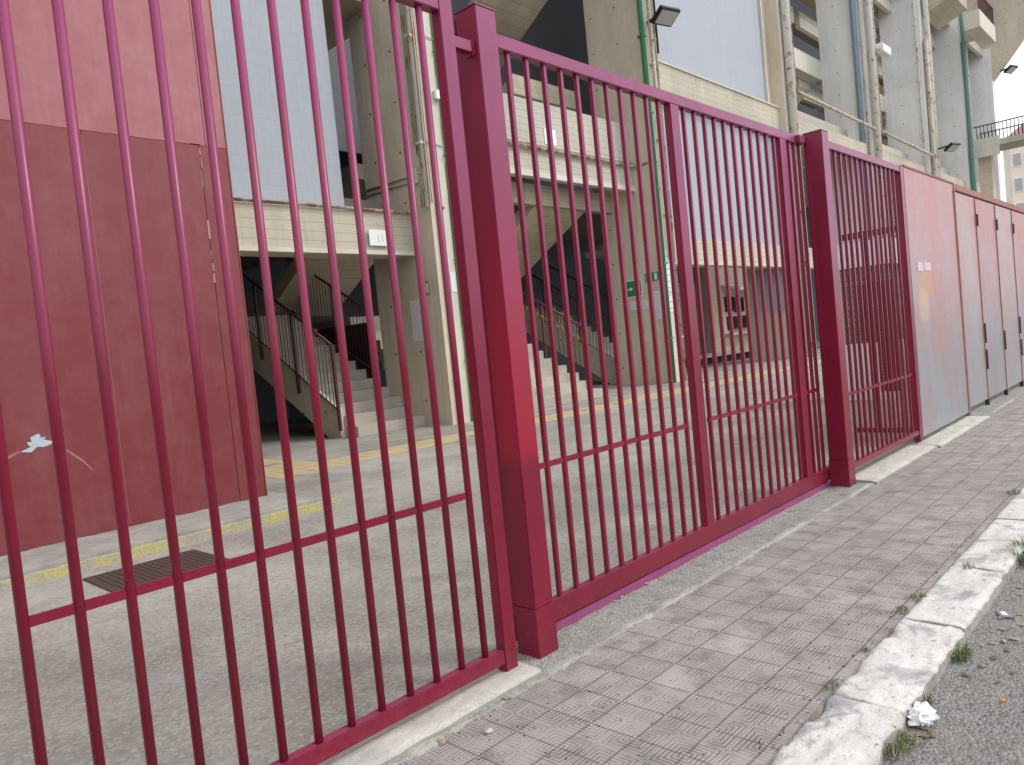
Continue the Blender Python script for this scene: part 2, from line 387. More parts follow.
def orange_patch_sheet():
    m_ = worn_sheet('orange_patched_sheet', (.47, .18, .165), (.34, .37, .39), .62)
    n = NT.__new__(NT); n.m = m_; n.n = m_.node_tree.nodes; n.l = m_.node_tree.links; n.b = n.n['Principled BSDF']
    p = world_pos(n); x, y, z = n.sep(p); wob = n.noise(p, 5, 5, .6)
    def blob(cx, cz, rx, rz, soft):
        dx = n.math('DIVIDE', n.math('SUBTRACT', x, cx), rx); dz = n.math('DIVIDE', n.math('SUBTRACT', z, cz), rz)
        r2 = n.math('ADD', n.math('POWER', n.math('ABSOLUTE', dx), 3), n.math('POWER', n.math('ABSOLUTE', dz), 3))
        return n.ramp(n.math('ADD', r2, n.math('MULTIPLY', n.math('SUBTRACT', wob, .5), soft)), [(.35, 1.), (1., 0.)])
    src = n.b.inputs['Base Color'].links[0].from_socket
    c = n.mix(n.math('MULTIPLY', blob(7.95, 1.86, .36, .20, 1.2), .75), src, (.52, .26, .12))  # soft orange and ochre patches over the worn paint
    c = n.mix(n.math('MULTIPLY', blob(7.80, 1.62, .22, .22, 1.2), .55), c, (.58, .44, .22))
    n.link(c, n.b.inputs['Base Color'])
    return m_
M['orange_patch'] = orange_patch_sheet()

# ------------------------------------------------------------------ geometry helpers
def box(bm, x0, x1, y0, y1, z0, z1, bev=0):
    vs = [bm.verts.new(v) for v in ((x0,y0,z0),(x1,y0,z0),(x1,y1,z0),(x0,y1,z0),(x0,y0,z1),(x1,y0,z1),(x1,y1,z1),(x0,y1,z1))]
    fs = [bm.faces.new([vs[i] for i in f]) for f in ((0,3,2,1),(4,5,6,7),(0,1,5,4),(1,2,6,5),(2,3,7,6),(3,0,4,7))]
    if bev:
        es = list({e for f in fs for e in f.edges})
        bmesh.ops.bevel(bm, geom=es, offset=bev, segments=2, affect='EDGES')
    return bm
def prism(bm, pts, axis, a, b):
    """polygon pts in the plane across `axis`, extruded from a to b"""
    def P(u, v, w): return {'x': (w, u, v), 'y': (u, w, v), 'z': (u, v, w)}[axis]
    v0 = [bm.verts.new(P(u, v, a)) for u, v in pts]; v1 = [bm.verts.new(P(u, v, b)) for u, v in pts]
    n = len(pts)
    bm.faces.new(v0); bm.faces.new(v1[::-1])
    for i in range(n): bm.faces.new((v0[i], v1[i], v1[(i+1) % n], v0[(i+1) % n]))
    bmesh.ops.recalc_face_normals(bm, faces=bm.faces)
    return bm
def tube(bm, pts, r, seg=10):
    pts = [Vector(p) for p in pts]; rings = []
    for i, p in enumerate(pts):
        d = (pts[min(i+1, len(pts)-1)]-pts[max(i-1, 0)]).normalized()
        a = d.cross(Vector((0, 0, 1)))
        if a.length < .05: a = d.cross(Vector((0, 1, 0)))
        a.normalize(); b = d.cross(a)
        rings.append([bm.verts.new(p+(a*math.cos(t)+b*math.sin(t))*r) for t in [2*math.pi*k/seg for k in range(seg)]])
    for i in range(len(rings)-1):
        for k in range(seg):
            f = bm.faces.new((rings[i][k], rings[i][(k+1) % seg], rings[i+1][(k+1) % seg], rings[i+1][k])); f.smooth = True
    bm.faces.new(rings[0][::-1]); bm.faces.new(rings[-1])
    return bm
def obj(name, bm, mat, parent=None, kind=None, loc=None):
    bmesh.ops.recalc_face_normals(bm, faces=bm.faces)
    me = D.meshes.new(name); bm.to_mesh(me); bm.free()
    me.materials.append(mat)
    o = D.objects.new(name, me); C.objects.link(o)
    if parent is not None:
        o.parent = parent; o.location = -world_loc(parent)
    if loc is not None: o.location = loc
    if kind: o['kind'] = kind
    return o
def world_loc(o):
    v = Vector(o.location)
    p = o.parent
    while p is not None: v += Vector(p.location); p = p.parent
    return v
def tag(o, label, cat, group=None):
    o['label'] = label; o['category'] = cat
    if group: o['group'] = group
    return o
def thing(name, label, cat, loc=(0, 0, 0), group=None):
    o = D.objects.new(name, None); o.empty_display_size = .2; C.objects.link(o); o.location = loc
    return tag(o, label, cat, group)
BM = bmesh.new
def B(*a, **k): return box(BM(), *a, **k)

# ------------------------------------------------------------------ ground
road = obj('road', B(-200, 400, -200, 300, -1.0, -.060), M['road'], kind='structure')
# pavement slab with ridged pavers
pave = obj('pavement', B(-30, 120, -.705, .442, -.9, 0), M['paver'], kind='structure')
def rough_strip(x0, x1, y0, y1, z, amp, edge, step=.035, seed=0, zb=-.2):
    bm = BM(); nx = int((x1-x0)/step); ny = max(2, int((y1-y0)/step)); g = []
    for i in range(nx+1):
        row = []
        for j in range(ny+1):
            X = x0+(x1-x0)*i/nx; Y = y0+(y1-y0)*j/ny
            if j == 0: Y += edge*noise.noise(Vector((X*5, seed, 0)))+edge*.6*noise.noise(Vector((X*19, seed, 4)))
            Z = z+amp*noise.noise(Vector((X*9, Y*9, seed)))+amp*.5*noise.noise(Vector((X*31, Y*31, seed)))
            row.append(bm.verts.new((X, Y, Z)))
        g.append(row)
    for i in range(nx):
        for j in range(ny):
            f = bm.faces.new((g[i][j], g[i+1][j], g[i+1][j+1], g[i][j+1])); f.smooth = True
    lo = [bm.verts.new((g[i][0].co.x, g[i][0].co.y, zb)) for i in range(nx+1)]
    for i in range(nx): bm.faces.new((lo[i], lo[i+1], g[i+1][0], g[i][0]))
    return bm
obj('mortar_strip', rough_strip(-6, 12, .425, .80, .008, .006, .022, .03, 3), M['mortar'], kind='structure')
obj('courtyard', B(-30, 120, .78, 60, -.9, 0.002), M['yard'], kind='structure')
obj('pavement_edging', B(12, 120, .442, .78, -.9, .002), M['mortar'], kind='structure')

# yellow worn tile line in the courtyard
def tiles(x0, x1, y0, y1, s, z=.006, gap=.012):
    bm = BM(); nx = round((x1-x0)/s); ny = round((y1-y0)/s)
    for i in range(nx):
        for j in range(ny):
            if random.random() < .03: continue
            box(bm, x0+i*s+gap/2, x0+(i+1)*s-gap/2, y0+j*s+gap/2, y0+(j+1)*s-gap/2, z-.02, z+random.uniform(0, .003))
    return bm
bm = tiles(3.2, 46.4, 8.25, 9.2, .3); bm2 = tiles(3.2, 4.4, 9.2, 11.3, .3)
me = D.meshes.new('tmp'); bm2.to_mesh(me); bm.from_mesh(me); bm2.free()
obj('yellow_paving_line', bm, M['yellow'], kind='structure')

# ------------------------------------------------------------------ gates
ZT, XH = 3.24, .0
def bar_round(x, y, z0, z1, r=.0165): return tube(BM(), [(x, y, z0), (x, y, z1)], r, 14)
def bar_sq(x, y, z0, z1, w=.013): return B(x-w, x+w, y-w, y+w, z0, z1, bev=.002)

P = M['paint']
# swing gate on the left
g0 = thing('swing_gate', 'crimson tubular gate leaf nearest the camera, standing over the long pale stone threshold at left', 'gate', (0.15, .62, .08), 'crimson gates along the pavement')
y = .62
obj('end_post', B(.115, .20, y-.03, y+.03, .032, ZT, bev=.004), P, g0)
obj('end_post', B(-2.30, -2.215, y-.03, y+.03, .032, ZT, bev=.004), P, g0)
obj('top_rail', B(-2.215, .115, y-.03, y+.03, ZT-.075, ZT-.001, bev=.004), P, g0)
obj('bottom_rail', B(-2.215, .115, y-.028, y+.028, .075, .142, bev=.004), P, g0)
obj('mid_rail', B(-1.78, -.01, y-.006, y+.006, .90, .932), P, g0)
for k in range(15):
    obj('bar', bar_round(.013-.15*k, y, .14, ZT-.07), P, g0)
obj('latch_bracket', B(.20, .335, y+.0, y+.045, 3.03, 3.085, bev=.002), P, g0)
obj('latch_plate', B(.345, .353, y+.0, y+.055, 3.02, 3.095), flat('primer_red', (.34, .03, .035), .5), g0)

# posts
M['paint_red_band'] = gate_paint('gate_paint_red_band', red_band=True)
def gate_post(x0, x1, y0, y1, label, P=P):
    t = thing('gate_post', label, 'post', ((x0+x1)/2, (y0+y1)/2, 0), 'crimson steel gate posts')
    obj('shaft', B(x0, x1, y0, y1, .26, 3.255, bev=.004), P, t)
    obj('base_sleeve', B(x0-.003, x1+.003, y0-.003, y1+.003, -.02, .258, bev=.002), P, t)
    obj('cap_plate', B(x0-.002, x1+.002, y0-.002, y1+.002, 3.256, 3.262), P, t)
    return t
gate_post(.355, .497, .592, .735, 'thick square crimson post between the nearest gate leaf and the long sliding gate', M['paint_red_band'])
gate_post(4.645, 4.80, .565, .735, 'thick square crimson post between the sliding gate and the narrower far panel')

# sliding gate
g1 = thing('sliding_gate', 'long crimson sliding gate between the two thick square posts, on a mauve ground track', 'gate', (2.4, .80, .08), 'crimson gates along the pavement')
y = .775
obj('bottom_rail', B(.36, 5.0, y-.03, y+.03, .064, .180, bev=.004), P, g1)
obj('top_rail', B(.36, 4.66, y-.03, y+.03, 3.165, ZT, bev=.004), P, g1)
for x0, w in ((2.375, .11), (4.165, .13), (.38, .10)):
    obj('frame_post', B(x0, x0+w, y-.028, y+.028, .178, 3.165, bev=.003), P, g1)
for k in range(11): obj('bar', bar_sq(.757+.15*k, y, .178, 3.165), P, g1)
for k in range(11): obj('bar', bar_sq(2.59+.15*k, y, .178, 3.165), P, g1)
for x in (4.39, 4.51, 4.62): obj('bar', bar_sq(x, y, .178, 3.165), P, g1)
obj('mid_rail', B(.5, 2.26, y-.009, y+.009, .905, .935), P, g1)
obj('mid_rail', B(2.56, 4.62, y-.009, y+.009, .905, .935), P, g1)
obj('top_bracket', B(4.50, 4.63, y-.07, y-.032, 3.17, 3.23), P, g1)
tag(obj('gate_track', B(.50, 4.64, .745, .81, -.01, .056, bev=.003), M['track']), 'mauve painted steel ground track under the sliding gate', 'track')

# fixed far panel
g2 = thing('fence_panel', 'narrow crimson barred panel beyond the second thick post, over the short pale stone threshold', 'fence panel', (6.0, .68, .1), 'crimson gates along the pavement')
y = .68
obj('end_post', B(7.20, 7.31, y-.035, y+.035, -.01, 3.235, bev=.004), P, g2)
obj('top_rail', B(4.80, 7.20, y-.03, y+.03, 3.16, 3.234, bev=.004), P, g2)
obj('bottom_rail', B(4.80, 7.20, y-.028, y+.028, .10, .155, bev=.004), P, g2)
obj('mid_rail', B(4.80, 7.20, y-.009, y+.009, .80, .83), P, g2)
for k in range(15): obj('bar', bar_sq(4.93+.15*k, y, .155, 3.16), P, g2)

# return fence running into the courtyard behind the far panel
rf = thing('return_fence', 'dark red barred fence running back into the courtyard behind the far panel', 'fence', (7.38, 1.6, 0))
obj('rail', B(7.36, 7.40, .74, 1.44, 2.50, 2.575), M['dark_red'], rf)
obj('rail', B(7.36, 7.40, .74, 1.44, .10, .16), M['dark_red'], rf)
for k in range(4): obj('bar', bar_sq(7.38, .86+.15*k, .16, 2.50), M['dark_red'], rf)
obj('mesh_strip', B(7.46, 7.48, .90, 1.12, .6, 1.95), M['dark_red'], rf)
bm = BM()
for k in range(30):
    for yy in (.95, 1.06): box(bm, 7.452, 7.458, yy-.012, yy+.012, .65+k*.042, .67+k*.042)
obj('mesh_hole', bm, M['track'], rf)

# thresholds
def rough_block(x0, x1, y0, y1, z0, z1, amp=.004, step=.03, seed=0, chip=.0, round_=.012):
    bm = BM()
    nx = max(2, int((x1-x0)/step)); ny = max(2, int((y1-y0)/step)); g = []
    def edgecut(t, n): return 0
    for i in range(nx+1):
        row = []
        for j in range(ny+1):
            X = x0+(x1-x0)*i/nx; Y = y0+(y1-y0)*j/ny
            e = min(i, nx-i, j, ny-j)
            dz = -round_ if j in (0, ny) else (-.002 if i in (0, nx) else 0)
            nn = noise.noise(Vector((X*6, Y*6, seed)))*amp*1.4+noise.noise(Vector((X*24, Y*24, seed+5)))*amp*.8
            if chip:
                c = noise.noise(Vector((X*4.3+seed, Y*4.3, 9)))
                edge_d = min(abs(Y-y0), abs(Y-y1))
                if c > .12 and edge_d < .16: dz -= chip*min(1, (c-.12)*4)*(1-edge_d/.16)
                c2 = noise.noise(Vector((X*8+seed, Y*8, 19)))
                if c2 > .2: dz -= chip*.35
            dx = dy = 0
            if e == 0:
                wob = noise.noise(Vector((X*9, Y*9, seed+2)))*amp*2.5
                if j in (0, ny): dy = wob*(1.6 if j == 0 else .6)
                if i in (0, nx): dx = wob*.4
            row.append(bm.verts.new((X+dx, Y+dy, z1+nn+dz)))
        g.append(row)
    for i in range(nx):
        for j in range(ny):
            f = bm.faces.new((g[i][j], g[i+1][j], g[i+1][j+1], g[i][j+1])); f.smooth = True
    ring = [g[i][0] for i in range(nx)]+[g[nx][j] for j in range(ny)]+[g[i][ny] for i in range(nx, 0, -1)]+[g[0][j] for j in range(ny, 0, -1)]
    prev = ring
    for s in (1, 2, 3):
        z = None; cur = []
        for v in ring:
            zz = v.co.z+(z0-v.co.z)*s/3
            o = Vector((0, 0, 0))
            if s < 3 and amp > .005:
                q = noise.noise_vector(Vector((v.co.x*11, v.co.y*11, zz*14+seed)))*amp*2; o = Vector((q.x, q.y, 0))
            cur.append(bm.verts.new((v.co.x+o.x, v.co.y+o.y, zz)))
        for k in range(len(ring)):
            bm.faces.new((prev[k], cur[k], cur[(k+1) % len(ring)], prev[(k+1) % len(ring)]))
        prev = cur
    return bm
t = tag(obj('threshold_stone', rough_block(-1.15, .235, .47, .79, -.05, .034, .0025, .03, 1), M['trav_clean']), 'long pale stone threshold slab under the nearest gate leaf, its end beside the first post', 'threshold')
tag(obj('threshold_stone', rough_block(-3.2, -1.16, .47, .79, -.05, .034, .0025, .03, 2), M['trav_clean']), 'stone threshold slab under the nearest gate leaf, beyond the lower left corner', 'threshold')
tag(obj('threshold_stone', rough_block(4.86, 6.9, .40, .72, -.05, .032, .003, .05, 3), M['trav_clean']), 'pale stone threshold slab under the far barred panel', 'threshold')
tag(obj('threshold_stone', rough_block(6.91, 9.4, .36, .66, -.05, .030, .003, .05, 4), M['trav_clean']), 'pale stone threshold slab in front of the widest worn metal sheet', 'threshold')

# kerb stones
kerbs = [(-3.2, -1.3, .0, .03, 'pale kerb stone below the lower right corner, mostly out of the picture'),
         (-1.29, .735, .0, .042, 'badly chipped pale kerb stone at the bottom edge, beside the crumpled tissue'),
         (.739, 1.706, .0, .018, 'cracked pale kerb stone with a chipped street edge, second from the bottom'),
         (1.709, 2.668, .012, .006, 'cleaner pale kerb stone leaning out a little over the road, third from the bottom'),
         (2.675, 3.9, -.01, .008, 'pale kerb stone with grass against its street side, fourth from the bottom'),
         (3.92, 5.6, -.005, .0, 'pale kerb stone leaving the picture at the right edge')]
for i, (a, b, dy, ch, lab) in enumerate(kerbs):
    o = obj('kerb_stone', rough_block(a, b, -.995, -.70, -.16, .004, .0035, .022, 10+i, ch), M['trav'])
    o.location.y = -dy if i != 3 else 0
    if i == 4: o.location.y = .0
    tag(o, lab, 'kerb stone', 'kerb stones along the pavement')
for i in range(10):
    if i > 4: break
    a = 5.62+i*1.7
    tag(obj('kerb_stone', rough_block(a, a+1.68, -.99, -.70, -.16, .006, .005, .06, 30+i), M['trav']), 'pale kerb stone farther along the kerb beyond the right edge of the picture', 'kerb stone', 'far kerb stones')

# ------------------------------------------------------------------ worn metal sheets on the right
def sheet_leaf(x0, x1, y, z0, z1, mat, label, hinges=()):
    t = thing('metal_sheet_leaf', label, 'metal sheet', ((x0+x1)/2, y, z0), 'worn metal sheet leaves along the pavement')
    obj('sheet', B(x0+.008, x1-.008, y, y+.03, z0, z1, bev=.003), mat, t)
    obj('edge_strip', B(x1-.03, x1-.008, y-.012, y-.002, z0+.01, z1-.01), M['rust_edge'], t)
    for hz, hh in hinges:
        obj('hinge', B(x1-.02, x1+.03, y-.03, y-.014, hz, hz+hh, bev=.004), M['hinge'], t)
    obj('foot', B(x1-.05, x1+.02, y-.01, y+.04, -.01, z0-.002), M['hinge'], t)
    return t
s = thing('metal_sheet_wall', 'widest worn pink and grey metal sheet, next to the crimson end post', 'metal sheet', (8.5, .66, .03), None)
obj('sheet', B(7.36, 9.62, .655, .685, .05, 3.235, bev=.003), M['orange_patch'], s)
obj('top_edge', B(7.36, 9.62, .645, .70, 3.237, 3.262), M['rust_edge'], s)
obj('pale_patch', B(7.62, 7.88, .650, .654, 2.02, 2.13), M['pale_patch'], s)  # two pale flat rectangles on the sheet
obj('pale_patch', B(7.91, 8.20, .650, .654, 2.03, 2.13), M['pale_patch'], s)
xs = [9.62, 10.86, 12.24, 13.6, 15.0, 16.4, 17.8, 19.2]
labs = ['narrow worn metal leaf directly right of the widest sheet', 'second narrow metal leaf after the widest sheet, with dark hinges low down',
        'third narrow metal leaf after the widest sheet, pale grey and pink', 'fourth narrow metal leaf, cut by the right edge of the picture',
        'fifth narrow metal leaf, out beyond the right edge', 'sixth narrow metal leaf, out beyond the right edge', 'last narrow metal leaf at the far end of the row']
for i in range(7):
    sheet_leaf(xs[i], xs[i+1], .66, .10, 3.14, M['worn_b'] if i % 2 == 0 else M['worn'], labs[i], [(2.72, .18)]+([(.55, .3), (.95, .3)] if i % 2 == 0 else [(.75, .32)]))
lk = thing('leaf_frame', 'rusty top rail and near post carrying the narrow metal leaves', 'frame', (9.62, .68, 0))
obj('top_rail', B(9.60, 19.3, .645, .71, 3.16, 3.25, bev=.005), M['rust_edge'], lk)
obj('upright', B(9.585, 9.635, .64, .70, .0, 3.158), M['rust_edge'], lk)

# ------------------------------------------------------------------ red clad block on the left
rb = thing('red_clad_booth', 'tall booth clad in red sheet metal behind the nearest gate leaf', 'booth', (0, 7, .12))
obj('core', B(-8, 1.985, 6.41, 7.6, .12, 12), M['gap'], rb)
def sheet(x0, x1, z0, z1, m): return obj('cladding_sheet', B(x0+.004, x1-.004, 6.385, 6.405, z0+.002, z1-.002), m, rb)
sheet(-8, -3.0, .125, 4.24, M['red_low']); sheet(-3.0, .44, .125, 4.24, M['red_low']); sheet(.44, 1.66, .125, 4.24, M['red_low'])
sheet(-8, -2.4, 4.241, 9, M['red_high']); sheet(-2.4, 1.74, 4.241, 9, M['red_high'])
sheet(1.66, 1.985, .125, 4.24, M['red_low']); sheet(1.74, 1.985, 4.241, 9, M['red_high'])
obj('corner_trim', B(1.985, 2.0, 6.38, 7.6, .12, 12), M['red_low'], rb)
def scratch_strip(pts, w, yy):
    bm = BM(); prev = None
    for i, (x, z) in enumerate(pts):
        ww = w*(.3+.7*math.sin(math.pi*(i+.4)/len(pts)))
        a = bm.verts.new((x, yy, z-ww)); b = bm.verts.new((x, yy, z+ww))
        if prev: bm.faces.new((prev[0], a, b, prev[1]))
        prev = (a, b)
    return bm
bm = BM()
rng = random.Random(4); cx0, cz0 = -.30, 1.13
ring = []
for k in range(26):
    t = 2*math.pi*k/26; r = .095*(.35+.9*rng.random()); ring.append(bm.verts.new((cx0+r*1.5*math.cos(t), 6.3815, cz0+r*.75*math.sin(t)+.03*math.cos(t))))
cv = bm.verts.new((cx0, 6.3815, cz0))
for k in range(26): bm.faces.new((cv, ring[k], ring[(k+1) % 26]))
obj('bare_patch', bm, M['bleach'], rb)
obj('scratch_mark', scratch_strip([(-.75, 1.08), (-.65, 1.03), (-.55, 1.03), (-.45, 1.07)], .015, 6.382), M['scratch'], rb)
obj('scratch_mark', scratch_strip([(-.13, 1.08), (-.02, .98), (.08, .88), (.15, .78)], .018, 6.382), M['scratch'], rb)
# ragged white scuffs along the right-hand joint
bm = BM(); z = .5
while z < 4.2:
    L = rng.uniform(.05, .22); x = 1.655+rng.uniform(-.01, .012); w = rng.uniform(.003, .012)
    if z > 2.6 and rng.random() < .75: obj('seam_scuff', B(x-w, x+w, 6.3815, 6.3835, z, z+L), M['seam'], rb)
    z += L+rng.uniform(.02, .15)
for k in range(16):
    x = rng.uniform(-2.2, 1.6); obj('seam_scuff', B(x, x+rng.uniform(.03, .3), 6.3815, 6.3835, 4.243, 4.25), M['seam'], rb)
bm.free()
obj('seam_scuff', B(.437, .443, 6.382, 6.384, .15, 4.2), M['scratch'], rb)
# kerb under it
kb = thing('booth_kerb', 'raised concrete kerb with worn yellow paint under the red booth', 'kerb', (0, 5.6, 0))
obj('kerb_top', rough_block(-8, 2.15, 5.44, 6.9, -.05, .125, .006, .07, 40, .0, .02), M['kerb_conc'], kb)
obj('kerb_face', rough_strip(-8, 2.32, 5.425, 5.50, .122, .006, .012, .035, 6, -.02), M['kerb_conc'], kb)
obj('yellow_band', rough_strip(-8, 2.36, 5.385, 5.44, .088, .010, .014, .03, 7, -.02), M['kerb_yellow'], kb)
# drain grate
gr = thing('drain_grate', 'rusty iron drain grate set in the courtyard floor before the yellow kerb', 'drain grate', (0, 4.6, 0))
bm = BM()
box(bm, -.42, .52, 4.12, 4.15, 0, .016); box(bm, -.42, .52, 5.02, 5.05, 0, .016)
box(bm, -.42, -.39, 4.15, 5.02, 0, .016); box(bm, .49, .52, 4.15, 5.02, 0, .016)
obj('frame', bm, M['grate'], gr)
bm = BM()
for k in range(18): box(bm, -.385+k*.05, -.36+k*.05, 4.155, 5.015, 0, .014)
for k in range(16): box(bm, -.388, .488, 4.18+k*.053, 4.20+k*.053, 0, .0135)
obj('grid', bm, M['grate'], gr)
obj('pit', B(-.388, .488, 4.152, 5.018, 0, .0045), M['gap'], gr)

# ------------------------------------------------------------------ stadium building
bld = thing('stadium_building', 'large concrete stadium stand with deep piers and pale blue tiled panels behind the gates', 'building', (20, 12, 0))
ZB = 34
piers = [(8.87, 9.42, 13.0), (18.3, 18.95, 12.8), (28.75, 29.5, 13), (39.6, 40.35, 13), (50.2, 50.95, 13), (60.3, 61.05, 13), (70.6, 71.6, 13.6)]
for i, (a, b, yb) in enumerate(piers):
    pm = concrete('pier_concrete_hazed', (.80, .80, .78), 'v', .3, True) if i >= 3 else M['pier']  # distant piers get a paler colour in place of haze
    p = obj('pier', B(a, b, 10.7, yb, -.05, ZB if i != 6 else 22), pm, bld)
    if i < 3:
        obj('painted_face', B(a+(.0 if i else .12), b+.002, 10.686, 10.697, 0, ZB), M['pier_light'], p)
# beams, parapets, ledges
obj('beam', B(-8, 8.868, 11.40, 12.1, 3.95, 4.86), M['beam'], bld)
obj('beam_lip', B(-8, 8.868, 11.34, 11.397, 3.93, 4.02), M['pier_light'], bld)
obj('ledge_pipe', tube(BM(), [(-8, 11.36, 4.90), (8.8, 11.36, 4.90), (9.2, 10.62, 4.90)], .035), M['rust_pipe'], bld)
obj('parapet', B(9.522, 18.298, 11.5, 11.75, 6.22, 8.32), M['parapet'], bld)
obj('parapet_lip', B(9.522, 18.298, 11.44, 11.497, 6.20, 6.34), M['pier_light'], bld)
obj('beam', B(9.522, 18.298, 12.4, 12.7, 5.7, 6.3), M['soffit'], bld)
obj('parapet_pipe', tube(BM(), [(9.6, 11.42, 6.98), (18.2, 11.42, 6.98), (18.4, 10.6, 6.98)], .045), M['rust_pipe'], bld)
obj('parapet_pipe', tube(BM(), [(9.6, 11.44, 7.10), (18.25, 11.44, 7.10)], .022), M['white_pipe'], bld)
obj('beam', B(18.952, 28.748, 11.0, 11.5, 3.83, 4.70), M['beam'], bld)
obj('upper_beam', B(18.952, 28.748, 10.93, 11.5, 9.42, 10.38), M['beam'], bld)
obj('panel_sill', B(18.952, 28.748, 10.88, 11.0, 10.382, 10.43), M['pier_light'], bld)
for i in (2, 3, 4, 5):
    obj('upper_beam', B(piers[i][1]+.002, piers[i+1][0]-.002, 10.93, 11.5, 9.42, 10.30), M['beam'], bld)
    obj('beam', B(piers[i][1]+.002, piers[i+1][0]-.002, 11.0, 11.5, 3.83, 4.70), M['beam'], bld)
# tiled panels
obj('tile_panel', B(-8, 7.5, 12.0, 12.1, 4.862, ZB), M['panel'], bld)
obj('tile_panel', B(18.97, 28.74, 11.25, 11.4, 4.702, 9.418), M['panel'], bld)
up = obj('tile_panel', B(19.25, 27.9, 11.1, 11.3, 10.432, ZB), M['panel'], bld)
obj('frame', B(19.10, 19.245, 11.05, 11.3, 10.432, ZB), M['door'], up)
obj('frame', B(27.93, 28.02, 11.0, 11.3, 10.432, ZB), M['pier_light'], up)
obj('tile_panel', B(28.02, 28.745, 11.2, 11.35, 10.432, ZB), M['pier'], bld)
obj('dark_panel', B(9.6, 24, 16.9, 17.0, 8.0, ZB), M['panel_dark'], bld)
# floors and interior
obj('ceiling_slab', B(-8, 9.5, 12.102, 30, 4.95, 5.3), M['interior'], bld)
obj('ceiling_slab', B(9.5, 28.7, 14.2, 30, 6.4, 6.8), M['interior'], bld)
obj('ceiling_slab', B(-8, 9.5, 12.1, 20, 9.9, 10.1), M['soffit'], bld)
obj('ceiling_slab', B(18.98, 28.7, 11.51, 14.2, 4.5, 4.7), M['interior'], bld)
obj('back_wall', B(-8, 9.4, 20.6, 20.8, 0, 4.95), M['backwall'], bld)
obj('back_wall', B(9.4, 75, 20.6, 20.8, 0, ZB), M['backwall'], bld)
obj('back_wall', B(-8, 9.4, 15.8, 16, 5.3, ZB), M['gap'], bld)  # painted near-black for the shade inside the deep opening
obj('end_wall', B(75, 75.3, 13.7, 20.8, 0, ZB), M['pier'], bld)
obj('end_wall', B(-8.2, -8, 6, 30, 0, ZB), M['pier'], bld)
obj('shade_slab', B(-8, 72, 11.5, 30, ZB, ZB+.5), M['interior'], bld)  # unseen cover added over the bays to darken the interiors
# back doors
obj('door', B(7.6, 10.4, 20.5, 20.58, .0, 2.6), M['door'], bld)
# stepped seating slabs seen from below between the far piers
for i in (2, 3, 4, 5):
    xa, xb = piers[i][1]+.005, piers[i+1][0]-.005
    for k in range(9):
        yy = 11.2+k*1.0; zz = 22-k*1.25
        obj('seating_slab', B(xa, xb, yy, yy+1.3, zz, zz+.3), M['soffit'], bld)
        obj('seating_rib', B(xa, xb, yy, yy+.25, zz-.55, zz-.002), M['pier_light'], bld)
    obj('stair_soffit', prism(BM(), [(14.6, 12.9), (18.6, 10.3), (18.6, 10.8), (14.6, 13.4)], 'x', xb-4.6, xb-1.62), M['soffit'], bld)
    obj('stair_stringer', prism(BM(), [(13.62, 13.89), (18.6, 10.3), (18.6, 11.2), (13.62, 14.8)], 'x', xb-1.6, xb-.05), M['pier_light'], bld)
    obj('landing_slab', B(xa, xb, 13.0, 13.6, 14.25, 15.25), M['pier_light'], bld)
    obj('floor_slab', B(xa, xb, 11.6, 20.5, 10.0, 10.3), M['soffit'], bld)
    obj('inner_parapet', B(xa, xb, 11.9, 12.1, 10.3, 11.3), M['parapet'], bld)

def stair(name, label, x0, x1, y0, n, rise, run, th=.30, group=None, mat='stair'):
    t = thing(name, label, 'staircase', ((x0+x1)/2, y0, 0), group)
    for k in range(n):
        z0 = 0 if k < 2 else k*rise-th
        obj('step', B(x0, x1, y0+k*run, y0+(k+1)*run+(.02 if k < n-1 else 0), max(-.02, z0), (k+1)*rise, bev=.008), M[mat], t)
    return t
def railing(t, x, ya, yb, zf, h0, h1, nb_per=.14, post_every=1.55, drop=.45, mat='dark_red', brad=.010, tape=False):
    """sloping railing at x from ya to yb; zf(y) = stair line; bottom rail at h0, handrail at h1 above it"""
    r = obj('railing', tube(BM(), [(x, ya, zf(ya)+h1), (x, yb, zf(yb)+h1)], .032, 8), M[mat], t)
    obj('bottom_rail', tube(BM(), [(x, ya, zf(ya)+h0), (x, yb, zf(yb)+h0)], .018, 8), M[mat], r)
    yy = ya; k = 0
    while yy <= yb+.01:
        if k % round(post_every/nb_per) == 0:
            obj('post', B(x-.03, x+.03, yy-.03, yy+.03, max(.0, zf(yy)+h0-drop), zf(yy)+h1), M[mat], r)
        else:
            obj('baluster', tube(BM(), [(x, yy, zf(yy)+h0), (x, yy, zf(yy)+h1)], brad, 6), M[mat], r)
        yy += nb_per; k += 1
    if tape:
        bm = BM(); L = yb-ya; q = 0
        while q < L:
            prism(bm, [(ya+q, zf(ya+q)+h1-.42), (ya+q+.09, zf(ya+q+.09)+h1-.42), (ya+q+.14, zf(ya+q+.14)+h1-.34), (ya+q+.05, zf(ya+q+.05)+h1-.34)], 'x', x-.035, x-.022)
            q += .18
        obj('hazard_tape', bm, M['tape_y'], r)
    return r
sl = .24/.42
st1 = stair('staircase', 'concrete staircase against the nearer pier, seen through the nearest gate leaf', 6.95, 8.86, 11.62, 13, .24, .42)
z1 = lambda y: (y-12.05)*sl
obj('stringer', prism(BM(), [(12.1, .0), (12.6, 0), (17.1, 2.5), (17.1, 3.35), (12.1, .62)], 'x', 6.84, 6.948), M['pier'], st1)
railing(st1, 6.80, 12.05, 17.0, z1, .62, 2.05)
railing(st1, 8.80, 13.3, 17.0, lambda y: (y-13.3)*.53, 1.35, 2.87, drop=.35)
obj('landing', B(6.84, 9.5, 17.1, 17.58, 2.9, 3.1), M['interior'], st1)
